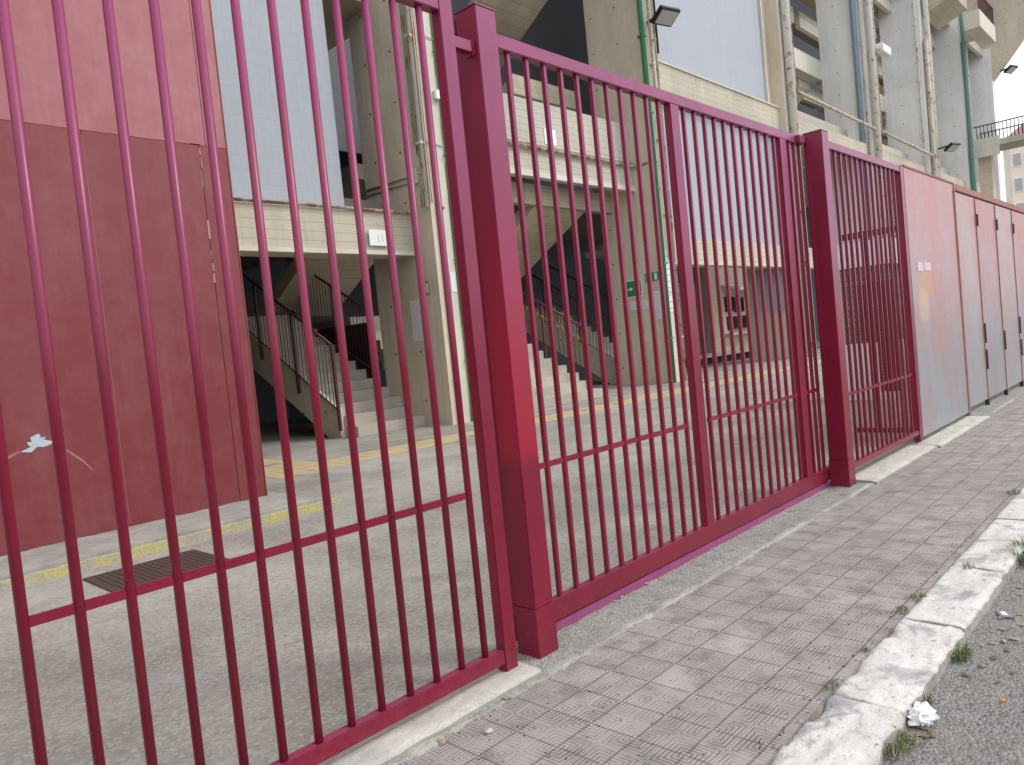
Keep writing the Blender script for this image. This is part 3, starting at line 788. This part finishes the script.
# dark board hung behind the inner railing
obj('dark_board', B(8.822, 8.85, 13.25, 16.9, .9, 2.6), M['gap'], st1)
st2 = stair('staircase', 'wide concrete staircase right of the first thick post, seen through the sliding gate', 9.53, 14.5, 10.6, 12, .24, .42)
z2 = lambda y: (y-10.6)*sl
railing(st2, 14.35, 10.95, 15.4, z2, .55, 1.75, tape=True, drop=.5)
obj('landing', B(9.53, 14.5, 15.64, 20.5, 2.7, 2.88), M['interior'], st2)
st3 = stair('staircase', 'farther concrete staircase with dark red railing, just left of the second pier', 19.0, 21.2, 12.6, 13, .24, .42)
z3 = lambda y: (y-12.6)*sl
obj('stringer', prism(BM(), [(12.6, .0), (13.6, 0), (18.0, 2.5), (18.0, 3.4), (12.6, .40)], 'x', 18.97, 18.998), M['pier'], st3)
railing(st3, 18.93, 13.2, 18.0, z3, .45, 1.9, drop=.1)
railing(st3, 21.0, 13.2, 18.0, z3, .45, 1.9, drop=.1)
# upper flights seen from below
def soffit(x0, x1, pts, nm='upper_flight', mat='soffit'):
    obj(nm, prism(BM(), pts, 'x', x0, x1), M[mat], bld)
soffit(8.2, 10.4, [(13.4, 5.25), (17.3, 3.1), (17.3, 3.5), (13.4, 5.65)])
soffit(14.6, 17.0, [(12.38, 5.8), (17.6, 2.82), (17.6, 3.2), (12.38, 6.2)])
soffit(14.6, 17.0, [(11.6, 13.6), (16.88, 10.35), (16.88, 10.8), (11.6, 14.1)])
soffit(15.0, 18.2, [(13.3, 9.3), (16.4, 7.6), (16.4, 8.2), (13.3, 9.9)])

# pipes and conduits on the pier faces
def pipe(x, y, r, mat, z0=0, z1=ZB, nm='drain_pipe', br=None):
    p = obj(nm, tube(BM(), [(x, y, z0), (x, y, z1)], r, 12), M[mat], bld)
    z = z0+1.4
    while z < min(z1, 22) and r < .12:
        obj('pipe_clamp', B(x-r-.02, x+r+.02, y-r-.012, y+r+.05, z, z+.05), M[mat], p); z += 2.35
    return p
pipe(9.49, 10.66, .06, 'green_light')
pipe(8.80, 10.72, .05, 'white_pipe', 4.9)
for k, xx in enumerate((8.86, 8.92)): obj('conduit', tube(BM(), [(xx-.02, 10.66, 5.0), (xx-.02, 10.66, ZB)], .013, 6), M['cream_pipe'], bld)
for k, yy in enumerate((10.80, 10.87, 10.94, 11.01)):
    obj('conduit', tube(BM(), [(8.85, yy, 5.6+.25*k), (8.85, yy, ZB)], .014, 6), M['cream_pipe'], bld)
obj('conduit', tube(BM(), [(8.85, 13, 5.75), (8.85, 10.9, 5.72), (8.85, 10.86, 5.4), (8.85, 10.86, 4.95)], .03, 8), M['cream_pipe'], bld)
obj('conduit', tube(BM(), [(8.85, 13, 5.62), (8.85, 11.0, 5.58), (8.85, 10.96, 5.3), (8.85, 10.96, 4.95)], .02, 8), M['cream_pipe'], bld)
bx = obj('junction_box', B(8.80, 8.868, 10.96, 11.14, 5.5, 5.85, bev=.01), M['white_pipe'], bld)
obj('junction_box', B(9.28, 9.55, 10.58, 10.68, 7.35, 7.55, bev=.01), M['sign_white'], bld)
obj('conduit', tube(BM(), [(8.9, 10.66, 6.35), (9.6, 10.66, 6.3)], .012, 6), M['ink'], bld)
obj('conduit', tube(BM(), [(9.0, 10.66, 8.75), (9.6, 10.66, 8.7)], .012, 6), M['ink'], bld)
pipe(18.27, 10.66, .085, 'green_pipe')
pipe(18.62, 10.60, .045, 'cream_pipe', 3.9); pipe(18.85, 10.58, .04, 'cream_pipe')
obj('conduit', tube(BM(), [(18.9, 10.55, 10.4), (18.9, 10.55, ZB)], .05, 8), M['black'], bld)
pipe(29.10, 10.50, .17, 'white_pipe', 0); pipe(29.62, 10.55, .075, 'white_pipe', 11.3)
obj('conduit', tube(BM(), [(29.62, 10.55, 11.3), (29.9, 10.55, 11.15), (39.6, 10.55, 11.0)], .075, 8), M['cream_pipe'], bld)
pipe(39.50, 11.15, .13, 'blue_pipe'); pipe(39.50, 10.85, .04, 'cream_pipe')
pipe(39.80, 10.50, .17, 'white_pipe'); pipe(40.35, 10.50, .09, 'white_pipe', 11)
obj('conduit', tube(BM(), [(40.35, 10.5, 11.0), (50.2, 10.5, 10.85)], .08, 8), M['cream_pipe'], bld)
pipe(50.45, 10.5, .13, 'cream_pipe', 0, 18); pipe(50.75, 10.45, .17, 'white_pipe', 0)
pipe(49.95, 10.9, .05, 'white_pipe', 0)
pipe(60.45, 10.5, .16, 'green_teal'); pipe(61.0, 10.5, .10, 'white_pipe')
# flaring top of the last pier and the balconies
obj('cantilever', prism(BM(), [(13.6, 22), (10.7, 19.4), (8.2, 22.4), (4.0, 27.0), (4.0, 34), (13.6, 34)], 'x', 70.7, 71.5), M['pier'], bld)
soff = obj('corbel', prism(BM(), [(10.69, 19.6), (9.0, 20.3), (9.0, 21.4), (10.69, 21.4)], 'x', 50.96, 54.6), M['soffit'], bld)
bal = obj('balcony', B(57.6, 62.5, 8.9, 9.8, 19.95, 21.1), M['pier_light'], bld)
bm = BM(); box(bm, 57.6, 62.5, 8.92, 8.98, 22.3, 22.38)
for k in range(14): box(bm, 57.65+k*.36, 57.69+k*.36, 8.92, 8.97, 21.1, 22.3)
for k in range(3): box(bm, 62.45, 62.49, 9.0+k*.37, 9.04+k*.37, 21.1, 22.3)
box(bm, 62.44, 62.5, 8.98, 9.8, 22.3, 22.38)
obj('balcony_rail', bm, M['dark_red'], bal)
obj('bracket', B(60.35, 61.0, 9.802, 10.69, 20.1, 21.0), M['pier_light'], bal)
# footbridge running out toward the street
fb = thing('footbridge', 'concrete footbridge with thin railing leaving the stand at the far right', 'footbridge', (62, 8, 0))
obj('deck', B(61.2, 64.2, 3.0, 10.69, 12.55, 12.95), M['parapet'], fb)
obj('end_beam', B(61.06, 61.2, 8.9, 10.69, 11.9, 13.2), M['pier_light'], fb)
bm = BM()
for xx in (61.3, 64.1):
    box(bm, xx-.03, xx+.03, 3.0, 10.6, 14.1, 14.17)
    for k in range(34): box(bm, xx-.02, xx+.02, 3.1+k*.23, 3.14+k*.23, 12.95, 14.1)
obj('railing', bm, M['hinge'], fb)
obj('support', B(62, 62.8, 9.6, 10.4, 0, 12.55), M['pier'], fb)
# apartment building far behind
ap = thing('apartment_building', 'far apartment block with warm plaster walls at the right edge of the picture', 'building', (112, 5, 0))
obj('wall', B(108, 120, -6, 16.6, -.1, 20.6), M['apt'], ap)
obj('roof', prism(BM(), [(-6.5, 20.6), (17.0, 20.6), (14, 22.6), (-4, 22.6)], 'x', 107.6, 120), M['apt_roof'], ap)
for yy in (15.2, 12.2, 9.2, 6.2, 3.2):
    for zz in (8.5, 11.5, 14.5, 17.5):
        w = obj('window', B(107.90, 107.99, yy-.5, yy+.5, zz, zz+1.7), M['sign_white'], ap)
        obj('pane', B(107.85, 107.895, yy-.4, yy+.4, zz+.12, zz+1.58), M['apt_win'], w)
obj('corner_band', B(107.93, 107.99, 16.0, 16.58, 0, 20.5), M['pier_light'], ap)

# booth and inner walls in bay three
tb = thing('ticket_booth', 'pale concrete booth with dark red grilles and white awning under the stand', 'booth', (35, 17, 0))
obj('wall', B(33.9, 39.5, 17.0, 17.2, 0, 5.2), M['pier'], tb)
obj('column', B(32.2, 33.6, 16.8, 17.6, 0, 6.3), M['soffit'], tb)
obj('door', B(29.4, 31.9, 17.3, 17.4, 0, 4.0), M['door'], tb)
obj('lintel', B(29.4, 32.19, 17.2, 17.5, 4.01, 6.3), M['gap'], tb)
for (a_, b_, c_, d_) in ((34.3, 35.2, 2.4, 3.2), (35.3, 36.3, 2.35, 3.15), (34.4, 36.6, 1.45, 2.15)):
    w_ = obj('window', B(a_, b_, 16.93, 16.99, c_, d_), M['gap'], tb)
    bm = BM(); box(bm, a_, b_, 16.88, 16.925, c_, c_+.07); box(bm, a_, b_, 16.88, 16.925, d_-.07, d_); box(bm, a_, a_+.07, 16.88, 16.925, c_+.07, d_-.07); box(bm, b_-.07, b_, 16.88, 16.925, c_+.07, d_-.07)
    obj('grille', bm, M['dark_red'], w_)
obj('awning', prism(BM(), [(15.9, 3.45), (17.0, 3.75), (17.0, 3.85), (15.9, 3.58)], 'x', 34.0, 38.2), M['sign_white'], tb)
obj('shelf', B(34.0, 38.0, 16.5, 16.99, 1.15, 1.25), M['pier_light'], tb)
obj('sign_board', B(36.9, 37.7, 16.94, 16.99, 1.6, 3.2), M['stair'], tb)
for xx in (38.6, 39.0): obj('downpipe', tube(BM(), [(xx, 16.85, 0), (xx, 16.85, 5)], .06, 8), M['ink'], tb)
pi = thing('concrete_bench', 'low dark concrete bench in front of the booth under the stand', 'bench', (30, 15, 0))
obj('slab', B(26.5, 33.5, 14.6, 15.4, .32, .46), M['stair'], pi); obj('support', B(26.8, 33.2, 14.75, 15.25, 0, .318), M['gap'], pi)
obj('pier_patch', B(28.70, 28.747, 10.9, 12.7, 2.1, 3.80), M['panel'], bld)

# block kiosk seen through the far panel
kk = thing('block_kiosk', 'small grey block kiosk with white top band, seen through the far barred panel', 'kiosk', (13, 4, 0))
obj('wall', B(12, 13, 2.30, 3.10, 1.04, 2.42), M['block'], kk)
obj('plinth', B(11.99, 13, 2.29, 3.11, 0, 1.038), M['sign_white'], kk)
obj('fascia', B(11.9, 13.1, 2.2, 3.16, 2.422, 2.87), M['sign_white'], kk)
obj('shutter', B(11.97, 11.995, 2.45, 2.8, 1.1, 2.1), M['dark_red'], kk)

# ------------------------------------------------------------------ signs and papers
def text_lines(t, x, y0, y1, z0, z1, rows, mat='ink', gap=.0035):
    bm = BM(); rg = random.Random(rows)
    for k in range(rows):
        z = z1-(k+.7)*(z1-z0)/rows; h = (z1-z0)/rows*.16
        yy = y1
        while yy > y0+.03:
            L = rg.uniform(.03, .10); box(bm, x-gap, x-gap+.001, max(y0, yy-L), yy, z-h, z+h); yy -= L+.02
    return obj('print', bm, M[mat], t)
# all on the -X face of piers (reader looks toward +X: left = +Y)
def wall_sign(name, label, cat, x, y0, y1, z0, z1, mat='paper', group=None):
    t = thing(name, label, cat, (x, (y0+y1)/2, z0), group)
    obj('board', B(x-.012, x-.002, y0, y1, z0, z1), M[mat], t); return t
XB = 18.298; XA = 8.868
s1 = wall_sign('exit_sign', 'larger green exit sign with white arrow on the second pier', 'sign', XB, 11.53, 12.33, 2.86, 3.42, 'sign_white')
obj('field', B(XB-.016, XB-.013, 11.56, 12.30, 2.89, 3.39), M['sign_green'], s1)
bm = BM(); zc = 3.13
prism(bm, [(12.20, zc-.018), (11.98, zc-.018), (11.98, zc-.07), (11.88, zc), (11.98, zc+.07), (11.98, zc+.018), (12.20, zc+.018)], 'x', XB-.020, XB-.017)
box(bm, XB-.020, XB-.017, 11.63, 11.75, 2.97, 3.30)
obj('arrow', bm, M['sign_white'], s1)
s2 = wall_sign('exit_sign', 'smaller green exit sign higher up beside the green pipe on the second pier', 'sign', XB, 10.88, 11.38, 3.29, 3.56, 'sign_green')
obj('arrow', prism(BM(), [(11.33, 3.42), (11.22, 3.42), (11.22, 3.39), (11.17, 3.43), (11.22, 3.47), (11.22, 3.44), (11.33, 3.44)], 'x', XB-.016, XB-.013), M['sign_white'], s2)
obj('door_symbol', B(XB-.016, XB-.013, 10.93, 11.03, 3.32, 3.53), M['sign_white'], s2)
def man(bm, x, cy, cz, s, m=1):
    """running figure pictogram on a -X facing sign"""
    def q(pts): prism(bm, [(cy-m*a*s, cz+b*s) for a, b in pts], 'x', x-.004, x-.001)
    q([(-.06, .34), (.06, .34), (.09, .42), (.06, .5), (-.06, .5), (-.09, .42)])
    q([(-.08, .30), (.08, .28), (.04, -.02), (-.12, -.02)])
    q([(.06, .26), (.26, .12), (.22, .06), (.05, .16)])
    q([(-.08, .28), (-.26, .16), (-.24, .08), (-.06, .18)])
    q([(-.10, 0), (.02, 0), (.16, -.20), (.12, -.46), (.04, -.46), (.05, -.22)])
    q([(-.12, 0), (-.02, -.06), (-.20, -.30), (-.38, -.34), (-.38, -.26), (-.24, -.22)])
s3 = wall_sign('exit_sign', 'small green sign with white running figure on the nearer pier', 'sign', XA, 11.03, 11.28, 3.0, 3.30, 'sign_green')
bm = BM(); man(bm, XA-.012, 11.19, 3.14, .22); box(bm, XA-.016, XA-.013, 11.05, 11.11, 3.03, 3.26); obj('figure', bm, M['sign_white'], s3)
n1 = wall_sign('notice', 'long white printed notice on the nearer pier below the small green sign', 'notice', XA, 11.31, 11.75, 1.98, 2.93); text_lines(n1, XA-.012, 11.35, 11.71, 2.02, 2.88, 22)
n2 = wall_sign('notice', 'tall white printed notice beside the green pipe on the second pier', 'notice', XB, 10.90, 11.33, 2.05, 2.95); text_lines(n2, XB-.012, 10.94, 11.29, 2.1, 2.9, 20)
n3 = wall_sign('notice', 'wide low white notice under the larger green exit sign', 'notice', XB, 11.36, 12.02, 2.44, 2.72); text_lines(n3, XB-.012, 11.42, 11.95, 2.50, 2.66, 3, 'ink')
# papers pasted on the front of the second pier
for k, (a, b, c, d, lab) in enumerate([(18.42, 18.80, 2.9, 4.2, 'long pasted white paper on the front face of the second pier'), (18.42, 18.78, 2.25, 2.8, 'lower white paper pasted on the front face of the second pier')]):
    t = thing('pasted_paper', lab, 'paper', ((a+b)/2, 10.68, c))
    obj('sheet', B(a, b, 10.672, 10.682, c, d), M['paper'], t)
    bm = BM()
    for q in range(6 if k == 0 else 3): box(bm, a+.03, b-.03, 10.669, 10.671, c+.1+q*.2, c+.13+q*.2)
    obj('print', bm, M['ink'], t)
t = thing('pasted_paper', 'narrow white paper on the light front face of the nearer pier', 'paper', (9.3, 10.68, 3)); obj('sheet', B(9.23, 9.39, 10.674, 10.684, 3.0, 3.45), M['paper'], t)
# plates on beams
t = thing('number_plate', 'white plate with grey figures on the beam over the nearer staircase', 'plate', (7.8, 11.38, 4.2))
obj('board', B(7.58, 8.10, 11.325, 11.338, 4.12, 4.47), M['sign_white'], t)
bm = BM(); box(bm, 7.81, 7.825, 11.321, 11.324, 4.19, 4.36); box(bm, 7.825, 7.86, 11.321, 11.324, 4.19, 4.205); box(bm, 7.92, 7.935, 11.321, 11.324, 4.2, 4.38)
obj('print', bm, M['ink'], t)
t = thing('number_plate', 'blank white plate on the parapet above the wide staircase', 'plate', (14.4, 11.48, 7.3)); obj('board', B(14.05, 14.55, 11.48, 11.495, 7.18, 7.62), M['sign_white'], t)

# ------------------------------------------------------------------ floodlights
def floodlight(label, x, y, z, s=1.0, yaw=0, tilt=-35):
    t = thing('floodlight', label, 'floodlight', (x, y, z), 'floodlights on the piers')
    a = B(-.28*s, .28*s, -.10*s, .0, -.2*s, .2*s, bev=.02*s); h = obj('housing', a, M['black'], None); h.parent = t; h.location = (0, -.32*s, -.02*s)
    l = obj('lens', B(-.23*s, .23*s, -.115*s, -.102*s, -.15*s, .15*s), M['lens'], None); l.parent = h
    h.rotation_euler = (R(58), 0, 0)
    b = obj('bracket', B(-.04*s, .04*s, -.3*s, .25*s, .0, .05*s), M['black'], None); b.parent = t
    t.rotation_euler = (0, 0, R(yaw)); return t
floodlight('black floodlight on the second pier, above the pale blue panel corner', 18.60, 10.40, 11.30, 1.45, -15)
floodlight('black floodlight low on a far pier above the worn metal sheets', 50.6, 10.0, 11.25, 1.6, -20)
floodlight('small floodlight on the side of the last pier against the white sky', 71.0, 10.0, 20.0, 1.8, -20)
t = thing('camera_housing', 'white box camera on the white pipe of the fourth pier', 'camera', (40.3, 10.2, 15))
obj('housing', B(40.1, 41.4, 10.0, 10.4, 14.9, 15.35, bev=.04), M['sign_white'], t); obj('arm', B(40.0, 40.12, 10.1, 10.5, 15.0, 15.1), M['white_pipe'], t)
# overhead cable
tag(obj('cable', tube(BM(), [(71, 9.4, 29.5), (60, 4, 22), (40, -6, 14)], .03, 6), M['ink']), 'thin overhead cable crossing the bright sky in the upper right corner', 'cable')

# ------------------------------------------------------------------ weeds and litter
def tuft(label, x, y, z, n, h, r, dry=.2, seed=0, group='weeds along the kerb'):
    rg = random.Random(seed); t = thing('weed_tuft', label, 'weed', (x, y, z), group)
    for mat, cnt in (('grass', int(n*(1-dry))), ('straw', int(n*dry))):
        if not cnt: continue
        bm = BM()
        for k in range(cnt):
            a = rg.uniform(0, 6.28); rr = r*math.sqrt(rg.random()); bx_, by_ = x+rr*math.cos(a), y+rr*math.sin(a)*.6
            hh = h*rg.uniform(.4, 1); lean = rg.uniform(.2, .9)*hh; d = Vector((math.cos(a+rg.uniform(-.8, .8)), math.sin(a+rg.uniform(-.8, .8)), 0))
            w = rg.uniform(.0012, .0028); s_ = Vector((-d.y, d.x, 0))*w
            p0 = Vector((bx_, by_, z)); p1 = p0+d*lean*.35+Vector((0, 0, hh*.6)); p2 = p0+d*lean+Vector((0, 0, hh*(.85 if lean < .5*hh else .6)))
            v = [bm.verts.new(p) for p in (p0-s_, p0+s_, p1+s_, p1-s_, p2)]
            bm.faces.new(v[:4]); bm.faces.new((v[3], v[2], v[4]))
        obj('blades', bm, M[mat], t)
    return t
tuft('large green grass tuft against the kerb at the right edge of the picture', 3.15, -1.03, -.057, 260, .16, .16, .1, 1)
tuft('grass tuft growing from the kerb foot, above the crumpled tissue', 1.48, -1.02, -.057, 170, .075, .06, .25, 2)
tuft('dry straggly weed at the bottom edge beside the tissue', .55, -1.01, -.057, 160, .07, .09, .5, 3)
tuft('small weed at the kerb foot touching the tissue', .93, -1.01, -.057, 60, .06, .04, .1, 8)
tuft('small flat green weed between pavers and kerb, upper of the pair', 2.02, -.69, .002, 70, .025, .07, .1, 4)
tuft('small flat green weed between pavers and kerb, lower of the pair', 1.80, -.68, .002, 60, .022, .06, .1, 5)
tuft('small green weed at the inner kerb edge near the bottom', .80, -.685, .002, 50, .022, .05, .1, 6)
tuft('tiny weed at the inner kerb edge, midway', 1.22, -.69, .002, 30, .02, .03, .1, 7)
tuft('faint weed by the kerb far along the pavement', 4.75, -.68, .002, 60, .05, .08, .2, 9)
tuft('dry weed in the gap between the two upper kerb stones', 2.67, -.80, .0, 60, .03, .06, .8, 10)
tuft('dead leaves and stalks at the foot of the first post', .60, .74, .005, 26, .03, .04, .9, 11)
# crumpled tissue
bm = BM(); bmesh.ops.create_icosphere(bm, subdivisions=4, radius=.05)
for v in bm.verts:
    nv = noise.noise_vector(v.co*42+Vector((3, 1, 2)))
    r_ = 1.05+.8*abs(noise.noise(v.co*45))-.3*abs(noise.noise(v.co*90)); v.co = Vector((v.co.x*1.1*r_, v.co.y*.8*r_, max(-.028, v.co.z*.62*r_)))+nv*.011
tag(obj('crumpled_tissue', bm, M['tissue'], loc=(.80, -1.035, -.03)), 'crumpled white tissue lying on the road against the kerb', 'tissue')
# flattened packet
t = thing('flattened_packet', 'flattened dark cardboard packet lying on the asphalt', 'packet', (2.12, -1.08, -.057))
bm = BM(); box(bm, -.05, .05, -.03, .03, 0, .006, bev=.001); h = obj('card', bm, M['pack']); h.parent = t; h.rotation_euler = (0.05, .06, R(25))
bm = BM(); box(bm, -.02, .04, -.012, .014, .0062, .0072); q = obj('label_patch', bm, M['paper']); q.parent = h
tag(obj('cigarette_butt', tube(BM(), [(1.115, -1.245, -.054), (1.14, -1.25, -.054)], .006, 8), M['orange']), 'orange cigarette filter on the asphalt', 'cigarette butt')
bm = BM(); bmesh.ops.create_icosphere(bm, subdivisions=3, radius=.02)
for v in bm.verts: v.co = Vector((v.co.x*1.0, v.co.y*.75, v.co.z*.45))*(1+.15*noise.noise(v.co*60))
tag(obj('pale_stone', bm, M['shell'], loc=(-.29, .31, .008)), 'small pale flat stone lying on the ridged pavers near the bottom edge', 'stone')
def litter(nm, label, cat, mat, spots, size, group, flat_=True):
    for k, (x, y, z) in enumerate(spots):
        rg = random.Random(k*7+3); bm = BM(); n = 7
        s_ = size*rg.uniform(.6, 1.3); el = rg.uniform(1.2, 2.6)
        ring = [bm.verts.new((s_*el*math.cos(6.283*i/n)*rg.uniform(.7, 1.1), s_*math.sin(6.283*i/n)*rg.uniform(.7, 1.1), rg.uniform(0, s_*.5))) for i in range(n)]
        c = bm.verts.new((0, 0, s_*.6))
        for i in range(n): bm.faces.new((c, ring[i], ring[(i+1) % n]))
        o = obj(nm, bm, M[mat], loc=(x, y, z+.003)); o.rotation_euler.z = rg.uniform(0, 6.28)
        tag(o, label, cat, group)
litter('dry_leaf', 'small brown dry leaf scrap on the road beside the kerb', 'leaf', 'leaf', [(.66+.03*i, -1.05-.02*(i % 3), -.057) for i in range(5)]+[(1.30+.12*(i % 4), -1.08-.03*i, -.057) for i in range(6)], .014, 'dry leaf scraps on the road')
litter('straw_scrap', 'pale straw scrap lying on the road near the kerb', 'straw', 'straw', [(1.66+.05*i, -1.07-.035*(i % 4), -.057) for i in range(12)]+[(2.35+.06*i, -1.05-.02*(i % 3), -.057) for i in range(6)], .012, 'straw scraps on the road')
litter('straw_scrap', 'pale dry scrap caught along the gate track', 'straw', 'straw', [(.62, .735, .01), (1.2, .745, .01), (1.28, .74, .01), (1.55, .745, .01), (2.15, .74, .01)], .012, 'dry scraps along the gate track')
litter('straw_scrap', 'pale dry scrap at the front edge of the threshold stone', 'straw', 'straw', [(-.42, .42, .01), (-.05, .44, .01), (-.02, .43, .01), (-.46, .41, .01)], .011, 'dry scraps by the threshold')
litter('gravel_bit', 'pale bit of gravel on the ridged pavement', 'gravel', 'shell', [(2.9, -.2, 0), (3.9, .05, 0), (1.9, -.45, 0), (3.3, .4, .01), (3.0, .55, .01)], .006, 'gravel bits on the pavement')
rg = random.Random(12); bm = BM()
for k in range(500):
    x = rg.uniform(.2, 5); yy = -1.02-abs(rg.gauss(0, .35)); s_ = rg.uniform(.002, .006)
    bmesh.ops.create_icosphere(bm, subdivisions=1, radius=s_, matrix=Matrix.Translation((x, yy, -.059+s_*.4)))
o = obj('loose_grit', bm, M['mortar'], kind='stuff'); tag(o, 'loose grit scattered on the asphalt beside the kerb', 'grit')
bm = BM()
for k in range(260):
    x = rg.uniform(-.8, 5); yy = rg.choice([rg.uniform(.36, .75), -.68+abs(rg.gauss(0, .04)), rg.uniform(-.6, .3)]); s_ = rg.uniform(.0015, .004)
    bmesh.ops.create_icosphere(bm, subdivisions=1, radius=s_, matrix=Matrix.Translation((x, yy, .002+s_*.4)))
o = obj('pavement_grit', bm, M['hinge'], kind='stuff'); tag(o, 'dark grit specks scattered over the pavers', 'grit')

# ------------------------------------------------------------------ sky, sun, camera
w = D.worlds.new('World'); scene.world = w; w.use_nodes = True
nt = w.node_tree; bg = nt.nodes['Background']
sky = nt.nodes.new('ShaderNodeTexSky'); sky.sky_type = 'NISHITA'; sky.sun_disc = False
SE, SR = 46, 140
sky.sun_elevation = R(SE); sky.sun_rotation = R(SR); sky.dust_density = 3.0; sky.air_density = 1.0
mx = nt.nodes.new('ShaderNodeMix'); mx.data_type = 'RGBA'; mx.inputs[0].default_value = .80
nt.links.new(sky.outputs[0], mx.inputs[6]); mx.inputs[7].default_value = (10.2, 10.5, 11.3, 1)
nt.links.new(mx.outputs[2], bg.inputs[0]); bg.inputs[1].default_value = .155
sl_ = D.lights.new('sun', 'SUN'); sl_.energy = 1.5; sl_.angle = R(12); sl_.color = (1, .95, .88)
so = D.objects.new('sun', sl_); C.objects.link(so)
# sky rotation r: sun azimuth direction (sin r, cos r)
dv = Vector((math.sin(R(SR))*math.cos(R(SE)), math.cos(R(SR))*math.cos(R(SE)), math.sin(R(SE))))
so.rotation_euler = dv.to_track_quat('Z', 'Y').to_euler()

cam = D.cameras.new('camera'); co = D.objects.new('camera', cam); C.objects.link(co); scene.camera = co
F = 746.414; yaw, pit, rol = .762836382, .0445024057, -.0997941835
f = Vector((math.cos(pit)*math.cos(yaw), math.cos(pit)*math.sin(yaw), -math.sin(pit)))
r = f.cross(Vector((0, 0, 1))).normalized(); u = r.cross(f)
r2 = math.cos(rol)*r+math.sin(rol)*u; u2 = -math.sin(rol)*r+math.cos(rol)*u
m = Matrix((r2, u2, -f)).transposed().to_4x4()
m.translation = Vector((-10.5274103, -8.90375867, 7.15368146))*.22
co.matrix_world = m
cam.sensor_width = 36; cam.sensor_fit = 'HORIZONTAL'; cam.lens = F/1024*36; cam.clip_end = 1500; cam.clip_start = .05
scene.view_settings.view_transform = 'Standard'; scene.view_settings.look = 'None'; scene.view_settings.exposure = 0
scene.render.resolution_x = 1024; scene.render.resolution_y = 765
